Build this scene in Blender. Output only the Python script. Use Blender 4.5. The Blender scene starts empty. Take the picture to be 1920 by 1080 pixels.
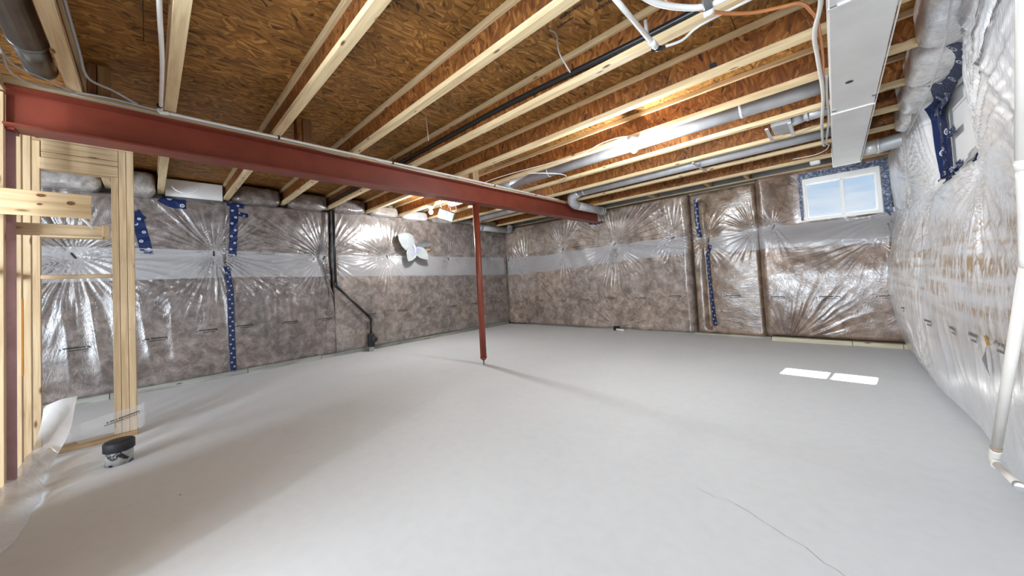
import bpy, bmesh, math, random
import numpy as np
from mathutils import Vector, Matrix

random.seed(7)
rng = np.random.RandomState(11)
scene = bpy.context.scene
COL = scene.collection
PI = math.pi

# ------------------------------------------------------------------ camera
cam_d = bpy.data.cameras.new('camera')
cam_d.sensor_width = 36.0
cam_d.lens = 644.23 / 1920 * 36.0
cam_d.shift_y = -38.935 / 1920
cam_d.clip_start = 0.02
cam = bpy.data.objects.new('camera', cam_d)
COL.objects.link(cam)
yaw, pit, rol = [math.radians(a) for a in (43.287, 2.0428, 3.1758)]
M = Matrix.Rotation(yaw, 3, 'Z') @ Matrix.Rotation(pit, 3, 'X') @ \
    Matrix(((1, 0, 0), (0, 0, 1), (0, -1, 0))) @ Matrix.Rotation(rol, 3, 'Z')
Rb = Matrix((M.col[0], -M.col[1], -M.col[2])).transposed().to_4x4()
cam.matrix_world = Matrix.Translation((0, 0, 1.05)) @ Rb
scene.camera = cam

# ------------------------------------------------------------------ view and light
scene.view_settings.view_transform = 'Standard'
scene.view_settings.look = 'None'
scene.view_settings.gamma = 1
scene.view_settings.use_curve_mapping = False
scene.view_settings.exposure = 0.71
scene.cycles.max_bounces = 8
scene.cycles.diffuse_bounces = 5
scene.cycles.transparent_max_bounces = 12
scene.cycles.sample_clamp_indirect = 6
scene.cycles.caustics_reflective = False
scene.cycles.caustics_refractive = False

SKY_STRENGTH = 0.50
SUN_STRENGTH = 20.0
BULB_W = 42.0
REAR_BULB_W = 64.0

world = bpy.data.worlds.new('world')
scene.world = world
world.use_nodes = True
wt = world.node_tree
wt.nodes.clear()
wo = wt.nodes.new('ShaderNodeOutputWorld')
wb = wt.nodes.new('ShaderNodeBackground')
wb.inputs['Strength'].default_value = SKY_STRENGTH
tc = wt.nodes.new('ShaderNodeTexCoord')
sp = wt.nodes.new('ShaderNodeSeparateXYZ')
wt.links.new(tc.outputs['Generated'], sp.inputs[0])
cr = wt.nodes.new('ShaderNodeValToRGB')
cr.color_ramp.elements[0].position = 0.0
cr.color_ramp.elements[0].color = (0.72, 0.85, 1.0, 1)
cr.color_ramp.elements[1].position = 0.28
cr.color_ramp.elements[1].color = (0.40, 0.66, 1.0, 1)
wt.links.new(sp.outputs['Z'], cr.inputs[0])
mp = wt.nodes.new('ShaderNodeMapping')
mp.inputs['Scale'].default_value = (3.0, 3.0, 14.0)
wt.links.new(tc.outputs['Generated'], mp.inputs[0])
nz = wt.nodes.new('ShaderNodeTexNoise')
nz.inputs['Scale'].default_value = 2.2
nz.inputs['Detail'].default_value = 6
wt.links.new(mp.outputs[0], nz.inputs['Vector'])
r2 = wt.nodes.new('ShaderNodeValToRGB')
r2.color_ramp.elements[0].position = 0.52
r2.color_ramp.elements[0].color = (0, 0, 0, 1)
r2.color_ramp.elements[1].position = 0.75
r2.color_ramp.elements[1].color = (1, 1, 1, 1)
wt.links.new(nz.outputs['Fac'], r2.inputs[0])
mx = wt.nodes.new('ShaderNodeMixRGB')
mx.inputs[2].default_value = (0.88, 0.94, 1.0, 1)
wt.links.new(r2.outputs[0], mx.inputs[0])
wt.links.new(cr.outputs[0], mx.inputs[1])
wt.links.new(mx.outputs[0], wb.inputs['Color'])
wt.links.new(wb.outputs[0], wo.inputs[0])

sun_d = bpy.data.lights.new('sun', 'SUN')
sun_d.energy = SUN_STRENGTH
sun_d.angle = math.radians(0.6)
sun_d.color = (1.0, 0.95, 0.86)
sun = bpy.data.objects.new('sun', sun_d)
COL.objects.link(sun)
sun.rotation_euler = Vector((-0.23, -1.94, -1.88)).to_track_quat('-Z', 'Y').to_euler()

# unseen area light added behind the camera as soft fill for the room
fill_d = bpy.data.lights.new('added_fill', 'AREA')
fill_d.shape = 'RECTANGLE'; fill_d.size = 3.2; fill_d.size_y = 2.0
fill_d.energy = 235; fill_d.color = (0.80, 0.90, 1.0)
fill = bpy.data.objects.new('added_fill', fill_d)
COL.objects.link(fill)
fill.location = (-1.0, -3.5, 1.15)
fill.rotation_euler = (math.radians(90), 0, 0)

# ------------------------------------------------------------------ materials
def nodes_of(name):
    m = bpy.data.materials.new(name)
    m.use_nodes = True
    nt = m.node_tree
    return m, nt, nt.nodes['Principled BSDF']

def N(nt, t, **kw):
    n = nt.nodes.new(t)
    for k, v in kw.items():
        if k in n.inputs.keys():
            n.inputs[k].default_value = v
        else:
            setattr(n, k, v)
    return n

def L(nt, a, b):
    nt.links.new(a, b)

def objcoord(nt, scale=(1, 1, 1), rot=(0, 0, 0), rand=True):
    t = N(nt, 'ShaderNodeTexCoord')
    m = N(nt, 'ShaderNodeMapping')
    m.inputs['Scale'].default_value = scale
    m.inputs['Rotation'].default_value = rot
    if rand:
        oi = N(nt, 'ShaderNodeObjectInfo')
        mu = N(nt, 'ShaderNodeVectorMath', operation='SCALE')
        mu.inputs[0].default_value = (7.3, 3.1, 5.7)
        L(nt, oi.outputs['Random'], mu.inputs['Scale'])
        ad = N(nt, 'ShaderNodeVectorMath', operation='ADD')
        L(nt, t.outputs['Object'], ad.inputs[0])
        L(nt, mu.outputs[0], ad.inputs[1])
        L(nt, ad.outputs[0], m.inputs['Vector'])
    else:
        L(nt, t.outputs['Object'], m.inputs['Vector'])
    return m.outputs[0]

def ramp(nt, fac, stops, interp='LINEAR'):
    r = N(nt, 'ShaderNodeValToRGB')
    r.color_ramp.interpolation = interp
    e = r.color_ramp.elements
    while len(e) < len(stops):
        e.new(0.5)
    for el, (p, c) in zip(e, stops):
        el.position = p
        el.color = (*c, 1) if len(c) == 3 else c
    L(nt, fac, r.inputs[0])
    return r.outputs[0]

def bump(nt, h, bsdf, strength=0.3, dist=0.01, coat=False):
    b = N(nt, 'ShaderNodeBump')
    b.inputs['Strength'].default_value = strength
    b.inputs['Distance'].default_value = dist
    L(nt, h, b.inputs['Height'])
    L(nt, b.outputs[0], bsdf.inputs['Normal'])
    if coat:
        L(nt, b.outputs[0], bsdf.inputs['Coat Normal'])
    return b

def plain(name, col, rough=0.5, metal=0.0, var=0.12, scale=12, bmp=0.1, coat=0.0):
    m, nt, b = nodes_of(name)
    v = objcoord(nt)
    n = N(nt, 'ShaderNodeTexNoise', Scale=scale, Detail=5.0)
    L(nt, v, n.inputs['Vector'])
    lo = [c * (1 - var) for c in col]
    hi = [min(1, c * (1 + var)) for c in col]
    L(nt, ramp(nt, n.outputs['Fac'], [(0.3, lo), (0.7, hi)]), b.inputs['Base Color'])
    b.inputs['Roughness'].default_value = rough
    b.inputs['Metallic'].default_value = metal
    b.inputs['Coat Weight'].default_value = coat
    if bmp:
        bump(nt, n.outputs['Fac'], b, bmp, 0.004)
    return m

def wood(name, axis, dark=(0.40, 0.27, 0.14), light=(0.58, 0.44, 0.27)):
    m, nt, b = nodes_of(name)
    sc = [28, 28, 28]
    sc['xyz'.index(axis)] = 1.6
    v = objcoord(nt, tuple(sc))
    n = N(nt, 'ShaderNodeTexNoise', Scale=1.6, Detail=4.0, Distortion=0.6)
    L(nt, v, n.inputs['Vector'])
    sk = [16, 16, 16]
    sk['xyz'.index(axis)] = 4.5
    v2 = objcoord(nt, tuple(sk))
    vo = N(nt, 'ShaderNodeTexVoronoi', Scale=1.0)
    L(nt, v2, vo.inputs['Vector'])
    kn = ramp(nt, vo.outputs['Distance'], [(0.07, (1, 1, 1)), (0.16, (0, 0, 0))])
    c = ramp(nt, n.outputs['Fac'], [(0.25, dark), (0.6, light), (0.8, [min(1, x * 1.08) for x in light])])
    mixk = N(nt, 'ShaderNodeMixRGB')
    L(nt, kn, mixk.inputs[0])
    L(nt, c, mixk.inputs[1])
    mixk.inputs[2].default_value = (0.16, 0.08, 0.035, 1)
    L(nt, mixk.outputs[0], b.inputs['Base Color'])
    b.inputs['Roughness'].default_value = 0.65
    bump(nt, n.outputs['Fac'], b, 0.15, 0.003)
    return m

def osb(name, axis, pal):
    """strand board: three layers of stretched flakes lying at different angles in the board plane"""
    m, nt, b = nodes_of(name)
    plane = {'z': 2, 'y': 1}[axis]
    layers = []
    for i, ang in enumerate((0.18, -0.30, 0.75, -0.8)):
        rot = [0, 0, 0]
        rot[plane] = ang
        v = objcoord(nt, (1, 1, 1), tuple(rot))
        st = N(nt, 'ShaderNodeMapping')
        s = [70, 70, 70]
        s[1 if axis == 'z' else 2] = 11 + 3 * i
        st.inputs['Scale'].default_value = s
        st.inputs['Location'].default_value = (i * 3.7, i * 1.9, i * 2.2)
        L(nt, v, st.inputs['Vector'])
        ns = N(nt, 'ShaderNodeTexNoise', Scale=6.0, Detail=1.0)
        L(nt, v, ns.inputs['Vector'])
        dm = N(nt, 'ShaderNodeVectorMath', operation='MULTIPLY_ADD')
        L(nt, ns.outputs['Color'], dm.inputs[0])
        dm.inputs[1].default_value = (0.9, 0.9, 0.9)
        L(nt, st.outputs[0], dm.inputs[2])
        vo = N(nt, 'ShaderNodeTexVoronoi', Scale=1.0, Randomness=1.0)
        L(nt, dm.outputs[0], vo.inputs['Vector'])
        sx = N(nt, 'ShaderNodeSeparateColor')
        L(nt, vo.outputs['Color'], sx.inputs[0])
        layers.append((sx.outputs[0], vo.outputs['Distance']))
    # choose layer by a blotchy mask so flakes overlap one another
    mv = objcoord(nt, (1, 1, 1))
    mk = N(nt, 'ShaderNodeTexVoronoi', Scale=17.0)
    L(nt, mv, mk.inputs['Vector'])
    ms = N(nt, 'ShaderNodeSeparateColor')
    L(nt, mk.outputs['Color'], ms.inputs[0])
    cur, curd = layers[0]
    for i, th in ((1, 0.42), (2, 0.70), (3, 0.86)):
        gt = N(nt, 'ShaderNodeMath', operation='GREATER_THAN')
        L(nt, ms.outputs[0], gt.inputs[0])
        gt.inputs[1].default_value = th
        mxx = N(nt, 'ShaderNodeMix')
        L(nt, gt.outputs[0], mxx.inputs[0])
        L(nt, cur, mxx.inputs[2])
        L(nt, layers[i][0], mxx.inputs[3])
        cur = mxx.outputs[0]
    c = ramp(nt, cur, [(0.0, pal[0]), (0.07, pal[1]), (0.45, pal[2]), (0.8, pal[3]), (1.0, pal[4])])
    # long soft stain variation
    n2 = N(nt, 'ShaderNodeTexNoise', Scale=2.5, Detail=3.0)
    L(nt, mv, n2.inputs['Vector'])
    st = ramp(nt, n2.outputs['Fac'], [(0.3, (0.72, 0.72, 0.72)), (0.7, (1.15, 1.1, 1.05))])
    mu = N(nt, 'ShaderNodeMixRGB', blend_type='MULTIPLY')
    mu.inputs[0].default_value = 1
    L(nt, c, mu.inputs[1])
    L(nt, st, mu.inputs[2])
    L(nt, mu.outputs[0], b.inputs['Base Color'])
    b.inputs['Roughness'].default_value = 0.6
    bump(nt, cur, b, 0.35, 0.004)
    return m

OSB_DECK = osb('osb_deck', 'z', [(0.0576, 0.0246, 0.0064), (0.192, 0.084, 0.0176), (0.3008, 0.1366, 0.0288), (0.3968, 0.1904, 0.0448), (0.5504, 0.2968, 0.084)])
OSB_WEB = osb('osb_web', 'y', [(0.0576, 0.0179, 0.0056), (0.1664, 0.0538, 0.0112), (0.2496, 0.0874, 0.0168), (0.3328, 0.1254, 0.0248), (0.448, 0.196, 0.0464)])
WOOD_X = wood('pine_x', 'x')
WOOD_Y = wood('pine_y', 'y')
WOOD_Z = wood('pine_z', 'z')
FLANGE = wood('flange_lumber', 'x', (0.56, 0.40, 0.21), (0.80, 0.63, 0.38))
PLATE_OLD = wood('weathered_plate', 'x', (0.20, 0.19, 0.15), (0.42, 0.40, 0.33))
PLATE_OLD_Y = wood('weathered_plate_y', 'y', (0.20, 0.20, 0.17), (0.40, 0.40, 0.36))
STEEL_RED = plain('red_oxide_primer', (0.225, 0.045, 0.025), 0.42, 0.0, 0.14, 6, 0.05)
STEEL_PINK = plain('faded_red_primer', (0.46, 0.27, 0.28), 0.6, 0.0, 0.15, 9, 0.1)
GALV = plain('galvanised_sheet', (0.56, 0.57, 0.59), 0.52, 0.45, 0.10, 9, 0.05)
GALV_W = plain('white_galvanised_duct', (0.80, 0.80, 0.79), 0.42, 0.55, 0.05, 5, 0.05)
DARKM = plain('dark_galvanised', (0.28, 0.29, 0.29), 0.38, 0.85, 0.2, 9, 0.06)
BLACKP = plain('black_plastic', (0.012, 0.012, 0.014), 0.32, 0, 0.2, 20, 0.05)
BLACKM = plain('black_foam', (0.02, 0.021, 0.025), 0.6, 0, 0.2, 30, 0.2)
WHITEP = plain('white_plastic', (0.80, 0.79, 0.76), 0.35, 0, 0.05, 10, 0.03)
IVORY = plain('ivory_pvc', (0.66, 0.63, 0.58), 0.38, 0, 0.06, 8, 0.04)
GREYCAB = plain('grey_cable', (0.42, 0.41, 0.40), 0.5, 0, 0.1, 30, 0.0)
COPPER = plain('copper_orange_tube', (0.62, 0.25, 0.10), 0.35, 0.35, 0.12, 12, 0.0)
ORANGE = plain('orange_strap', (0.85, 0.36, 0.04), 0.5, 0, 0.1, 12, 0.0)
CHROME = plain('bright_metal', (0.75, 0.75, 0.75), 0.22, 1.0, 0.08, 20, 0.0)
FOAMW = plain('white_board', (0.84, 0.84, 0.83), 0.55, 0, 0.03, 5, 0.03)
VINYL = plain('white_vinyl', (0.86, 0.86, 0.84), 0.4, 0, 0.02, 5, 0.0)
CONC = plain('poured_concrete', (0.33, 0.33, 0.31), 0.85, 0, 0.25, 4, 0.3)
INK = plain('black_ink', (0.02, 0.02, 0.022), 0.5, 0, 0.1, 30, 0.0)
INK_FAINT = plain('grey_ink', (0.13, 0.12, 0.115), 0.5, 0, 0.1, 30, 0.0)
TORN = plain('torn_yellow_foam', (0.42, 0.24, 0.05), 0.8, 0, 0.4, 40, 0.4)
BUTTER = plain('painted_white_wing', (0.34, 0.37, 0.37), 0.7, 0, 0.10, 14, 0.05)
LILAC = plain('lilac_paint', (0.40, 0.36, 0.62), 0.5, 0, 0.12, 14, 0.0)
CARDB = plain('brown_card', (0.35, 0.24, 0.15), 0.8, 0, 0.1, 14, 0.0)

# concrete floor, pale and trowelled
FLOOR_M, nt, b = nodes_of('trowelled_floor')
v = objcoord(nt, rand=False)
n1 = N(nt, 'ShaderNodeTexNoise', Scale=0.9, Detail=6.0, Roughness=0.55, Distortion=0.6)
n2 = N(nt, 'ShaderNodeTexNoise', Scale=16.0, Detail=8.0)
n3 = N(nt, 'ShaderNodeTexVoronoi', Scale=2.3)
for q in (n1, n2, n3):
    L(nt, v, q.inputs['Vector'])
ca = ramp(nt, n1.outputs['Fac'], [(0.30, (0.705, 0.75, 0.785)), (0.5, (0.735, 0.78, 0.815)), (0.72, (0.755, 0.80, 0.83))])
cb = ramp(nt, n2.outputs['Fac'], [(0.28, (0.965, 0.965, 0.965)), (0.6, (1, 1, 1))])
cs = ramp(nt, n3.outputs['Distance'], [(0.008, (0.25, 0.24, 0.22)), (0.018, (1, 1, 1))])
m1 = N(nt, 'ShaderNodeMixRGB', blend_type='MULTIPLY'); m1.inputs[0].default_value = 1
m2 = N(nt, 'ShaderNodeMixRGB', blend_type='MULTIPLY'); m2.inputs[0].default_value = 1
L(nt, ca, m1.inputs[1]); L(nt, cb, m1.inputs[2])
L(nt, m1.outputs[0], m2.inputs[1]); L(nt, cs, m2.inputs[2])
L(nt, m2.outputs[0], b.inputs['Base Color'])
b.inputs['Roughness'].default_value = 0.62
b.inputs['Specular IOR Level'].default_value = 0.3
bump(nt, n2.outputs['Fac'], b, 0.03, 0.002)

def film_over(name, cols, foldcol=(0.50, 0.50, 0.51), rough=0.30, coat_rough=0.16, streak=None, bscale=1.0, stain=False, spec=1.0):
    """insulation seen through tight glossy sheet: mottled batt below, clear coat above, fine creases"""
    m, nt, b = nodes_of(name)
    v = objcoord(nt, rand=False)
    n1 = N(nt, 'ShaderNodeTexNoise', Scale=7.5, Detail=10.0, Roughness=0.66, Distortion=0.5)
    n2 = N(nt, 'ShaderNodeTexNoise', Scale=34.0, Detail=6.0, Roughness=0.75, Distortion=0.7)
    n0 = N(nt, 'ShaderNodeTexNoise', Scale=1.3, Detail=2.0)
    for q in (n0, n1, n2):
        L(nt, v, q.inputs['Vector'])
    c1 = ramp(nt, n1.outputs['Fac'], [(0.26, cols[0]), (0.44, cols[1]), (0.58, cols[2]), (0.76, cols[3])])
    c2 = ramp(nt, n2.outputs['Fac'], [(0.30, (0.74, 0.72, 0.70)), (0.5, (1, 1, 1)), (0.70, (1.22, 1.22, 1.24))] if not stain else [(0.3, (0.93, 0.93, 0.93)), (0.6, (1, 1, 1))])
    mm = N(nt, 'ShaderNodeMixRGB', blend_type='MULTIPLY'); mm.inputs[0].default_value = 1
    L(nt, c1, mm.inputs[1]); L(nt, c2, mm.inputs[2])
    c3 = ramp(nt, n0.outputs['Fac'], [(0.3, (0.85, 0.85, 0.88)), (0.7, (1.12, 1.06, 1.0))])
    m3 = N(nt, 'ShaderNodeMixRGB', blend_type='MULTIPLY'); m3.inputs[0].default_value = 1
    L(nt, mm.outputs[0], m3.inputs[1]); L(nt, c3, m3.inputs[2])
    out = m3.outputs[0]
    if stain:
        # short vertical rust-brown streaks where the glue of the facing shows, in level rows
        sv = objcoord(nt, (1, 34, 5.5), rand=False)
        sn = N(nt, 'ShaderNodeTexNoise', Scale=1.4, Detail=5.0, Roughness=0.7)
        L(nt, sv, sn.inputs['Vector'])
        rv = objcoord(nt, (0.3, 0.9, 16), rand=False)
        rn = N(nt, 'ShaderNodeTexNoise', Scale=1.0, Detail=2.0)
        L(nt, rv, rn.inputs['Vector'])
        t = N(nt, 'ShaderNodeTexCoord')
        s2 = N(nt, 'ShaderNodeSeparateXYZ'); L(nt, t.outputs['Object'], s2.inputs[0])
        dv = N(nt, 'ShaderNodeMath', operation='DIVIDE'); L(nt, s2.outputs['Z'], dv.inputs[0]); dv.inputs[1].default_value = 2.5
        hz = ramp(nt, dv.outputs[0], [(0.20, (0, 0, 0)), (0.31, (1, 1, 1)), (0.46, (0.9, 0.9, 0.9)), (0.58, (0, 0, 0))])
        a = ramp(nt, sn.outputs['Fac'], [(0.45, (0, 0, 0)), (0.56, (1, 1, 1))])
        a2 = ramp(nt, rn.outputs['Fac'], [(0.42, (0.12, 0.12, 0.12)), (0.58, (1, 1, 1))])
        x1 = N(nt, 'ShaderNodeMixRGB', blend_type='MULTIPLY'); x1.inputs[0].default_value = 1
        x2 = N(nt, 'ShaderNodeMixRGB', blend_type='MULTIPLY'); x2.inputs[0].default_value = 1
        L(nt, a, x1.inputs[1]); L(nt, a2, x1.inputs[2])
        L(nt, x1.outputs[0], x2.inputs[1]); L(nt, hz, x2.inputs[2])
        x3 = N(nt, 'ShaderNodeMixRGB')
        L(nt, x2.outputs[0], x3.inputs[0]); L(nt, out, x3.inputs[1])
        x3.inputs[2].default_value = (0.34, 0.21, 0.08, 1)
        out = x3.outputs[0]
    fa = N(nt, 'ShaderNodeAttribute', attribute_name='fold')
    fm = N(nt, 'ShaderNodeMixRGB')
    L(nt, fa.outputs['Fac'], fm.inputs[0]); L(nt, out, fm.inputs[1])
    fm.inputs[2].default_value = (*foldcol, 1)
    L(nt, fm.outputs[0], b.inputs['Base Color'])
    b.inputs['Roughness'].default_value = rough
    b.inputs['Coat Weight'].default_value = spec
    b.inputs['Coat Roughness'].default_value = coat_rough
    b.inputs['Coat IOR'].default_value = 1.6
    # creases
    w1 = N(nt, 'ShaderNodeTexNoise', Scale=5.0 * bscale, Detail=5.0, Roughness=0.6, Distortion=2.5)
    if streak:
        L(nt, objcoord(nt, streak, rand=False), w1.inputs['Vector'])
    else:
        L(nt, v, w1.inputs['Vector'])
    ab = N(nt, 'ShaderNodeMath', operation='SUBTRACT'); L(nt, w1.outputs['Fac'], ab.inputs[0]); ab.inputs[1].default_value = 0.5
    a2 = N(nt, 'ShaderNodeMath', operation='ABSOLUTE'); L(nt, ab.outputs[0], a2.inputs[0])
    a3 = N(nt, 'ShaderNodeMath', operation='POWER'); L(nt, a2.outputs[0], a3.inputs[0]); a3.inputs[1].default_value = 0.6
    bump(nt, a3.outputs[0], b, 0.22, 0.012, coat=True)
    return m

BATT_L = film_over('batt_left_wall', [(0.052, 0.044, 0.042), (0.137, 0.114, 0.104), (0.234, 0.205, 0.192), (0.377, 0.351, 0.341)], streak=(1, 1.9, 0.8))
BATT_C = film_over('batt_left_wall_lit', [(0.085, 0.074, 0.068), (0.19, 0.165, 0.15), (0.30, 0.268, 0.25), (0.42, 0.395, 0.38)], streak=(1, 1.9, 0.8))  # paler copy of the left batt, bulb-side brightness put into its colour
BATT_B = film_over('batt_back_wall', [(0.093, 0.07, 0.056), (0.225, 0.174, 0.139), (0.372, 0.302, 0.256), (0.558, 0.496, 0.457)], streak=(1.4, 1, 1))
BATT_W = film_over('batt_white_faced', [(0.70, 0.72, 0.735), (0.77, 0.79, 0.81), (0.81, 0.83, 0.85), (0.85, 0.87, 0.885)], foldcol=(0.86, 0.88, 0.90), rough=0.4, coat_rough=0.15, streak=(1, 2.6, 0.7), stain=True)
BATT_S = film_over('batt_silver_film', [(0.62, 0.62, 0.62), (0.70, 0.70, 0.70), (0.78, 0.78, 0.78), (0.84, 0.84, 0.84)], rough=0.35, coat_rough=0.14, streak=(1, 1.2, 1.2))

def sheet(name, col, alpha, rough=0.18, bstr=0.4, bscale=9.0):
    m, nt, b = nodes_of(name)
    v = objcoord(nt, rand=False)
    n = N(nt, 'ShaderNodeTexNoise', Scale=bscale, Detail=5.0, Distortion=1.5)
    L(nt, v, n.inputs['Vector'])
    b.inputs['Base Color'].default_value = (*col, 1)
    b.inputs['Roughness'].default_value = rough
    b.inputs['Coat Weight'].default_value = 0.8
    b.inputs['Coat Roughness'].default_value = 0.1
    bb = bump(nt, n.outputs['Fac'], b, bstr, 0.02, coat=True)
    b.inputs['Alpha'].default_value = alpha
    return m

BAND = sheet('milky_overlap', (0.66, 0.67, 0.70), 0.48, 0.25, 0.25)
FILM = sheet('loose_poly_sheet', (0.78, 0.79, 0.80), 0.42, 0.15, 0.5)
FILM_T = sheet('thin_poly_sheet', (0.75, 0.74, 0.72), 0.30, 0.15, 0.5)

# window glass: clear pane
GLASS, nt, b = nodes_of('window_glass')
b.inputs['Base Color'].default_value = (0.95, 0.98, 1, 1)
b.inputs['Roughness'].default_value = 0.02
b.inputs['Alpha'].default_value = 0.07

# blue tape with white ring marks, laid out by tape metres
def tape_mat(name, blue, shine=0.28, crumple=0.0):
    m, nt, b = nodes_of(name)
    uv = N(nt, 'ShaderNodeUVMap')
    s = N(nt, 'ShaderNodeSeparateXYZ'); L(nt, uv.outputs[0], s.inputs[0])
    fl = N(nt, 'ShaderNodeMath', operation='FLOOR'); L(nt, s.outputs['Y'], fl.inputs[0])
    fr = N(nt, 'ShaderNodeMath', operation='FRACT'); L(nt, s.outputs['Y'], fr.inputs[0])
    al = N(nt, 'ShaderNodeMath', operation='MODULO'); L(nt, fl.outputs[0], al.inputs[0]); al.inputs[1].default_value = 2
    ofs = N(nt, 'ShaderNodeMath', operation='MULTIPLY_ADD'); L(nt, al.outputs[0], ofs.inputs[0]); ofs.inputs[1].default_value = 0.42; ofs.inputs[2].default_value = 0.29
    dx = N(nt, 'ShaderNodeMath', operation='SUBTRACT'); L(nt, s.outputs['X'], dx.inputs[0]); L(nt, ofs.outputs[0], dx.inputs[1])
    dy = N(nt, 'ShaderNodeMath', operation='SUBTRACT'); L(nt, fr.outputs[0], dy.inputs[0]); dy.inputs[1].default_value = 0.5
    cb = N(nt, 'ShaderNodeCombineXYZ'); L(nt, dx.outputs[0], cb.inputs[0]); L(nt, dy.outputs[0], cb.inputs[1])
    ln = N(nt, 'ShaderNodeVectorMath', operation='LENGTH'); L(nt, cb.outputs[0], ln.inputs[0])
    ring = ramp(nt, ln.outputs['Value'], [(0.0, (0.8, 0.8, 0.8)), (0.045, (0.8, 0.8, 0.8)), (0.06, (0, 0, 0)), (0.10, (0, 0, 0)), (0.115, (1, 1, 1)), (0.155, (1, 1, 1)), (0.17, (0, 0, 0))])
    mxr = N(nt, 'ShaderNodeMixRGB'); L(nt, ring, mxr.inputs[0])
    mxr.inputs[1].default_value = (*blue, 1)
    mxr.inputs[2].default_value = (0.72, 0.76, 0.82, 1)
    L(nt, mxr.outputs[0], b.inputs['Base Color'])
    b.inputs['Roughness'].default_value = shine
    if crumple:
        v = objcoord(nt, rand=False)
        n = N(nt, 'ShaderNodeTexNoise', Scale=22.0, Detail=3.0, Distortion=3.0)
        L(nt, v, n.inputs['Vector'])
        bump(nt, n.outputs['Fac'], b, crumple, 0.03)
    return m

TAPE = tape_mat('blue_sheathing_tape', (0.007, 0.020, 0.085))
TAPE_C = tape_mat('crinkled_blue_tape', (0.008, 0.026, 0.105), 0.2, 0.9)
TAPE_PALE, nt, b = nodes_of('blue_tape_under_film')
v = objcoord(nt, (1, 1, 1), rand=False)
n = N(nt, 'ShaderNodeTexNoise', Scale=11.0, Detail=5.0, Roughness=0.55, Distortion=3.5)
L(nt, v, n.inputs['Vector'])
L(nt, ramp(nt, n.outputs['Fac'], [(0.46, (0.050, 0.075, 0.15)), (0.56, (0.12, 0.15, 0.23)), (0.62, (0.50, 0.53, 0.57)), (0.66, (0.10, 0.13, 0.20))]), b.inputs['Base Color'])
b.inputs['Roughness'].default_value = 0.25
bump(nt, n.outputs['Fac'], b, 0.6, 0.02)

# ------------------------------------------------------------------ object helpers
def world_loc(o):
    p = Vector((0, 0, 0))
    while o is not None:
        p += o.location
        o = o.parent
    return p

def tag(o, label=None, cat=None, group=None, kind=None):
    if label: o['label'] = label
    if cat: o['category'] = cat
    if group: o['group'] = group
    if kind: o['kind'] = kind
    return o

def thing(name, label, cat, loc=(0, 0, 0), group=None):
    o = bpy.data.objects.new(name, None)
    o.empty_display_size = 0.05
    o.location = loc
    COL.objects.link(o)
    return tag(o, label, cat, group)

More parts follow.
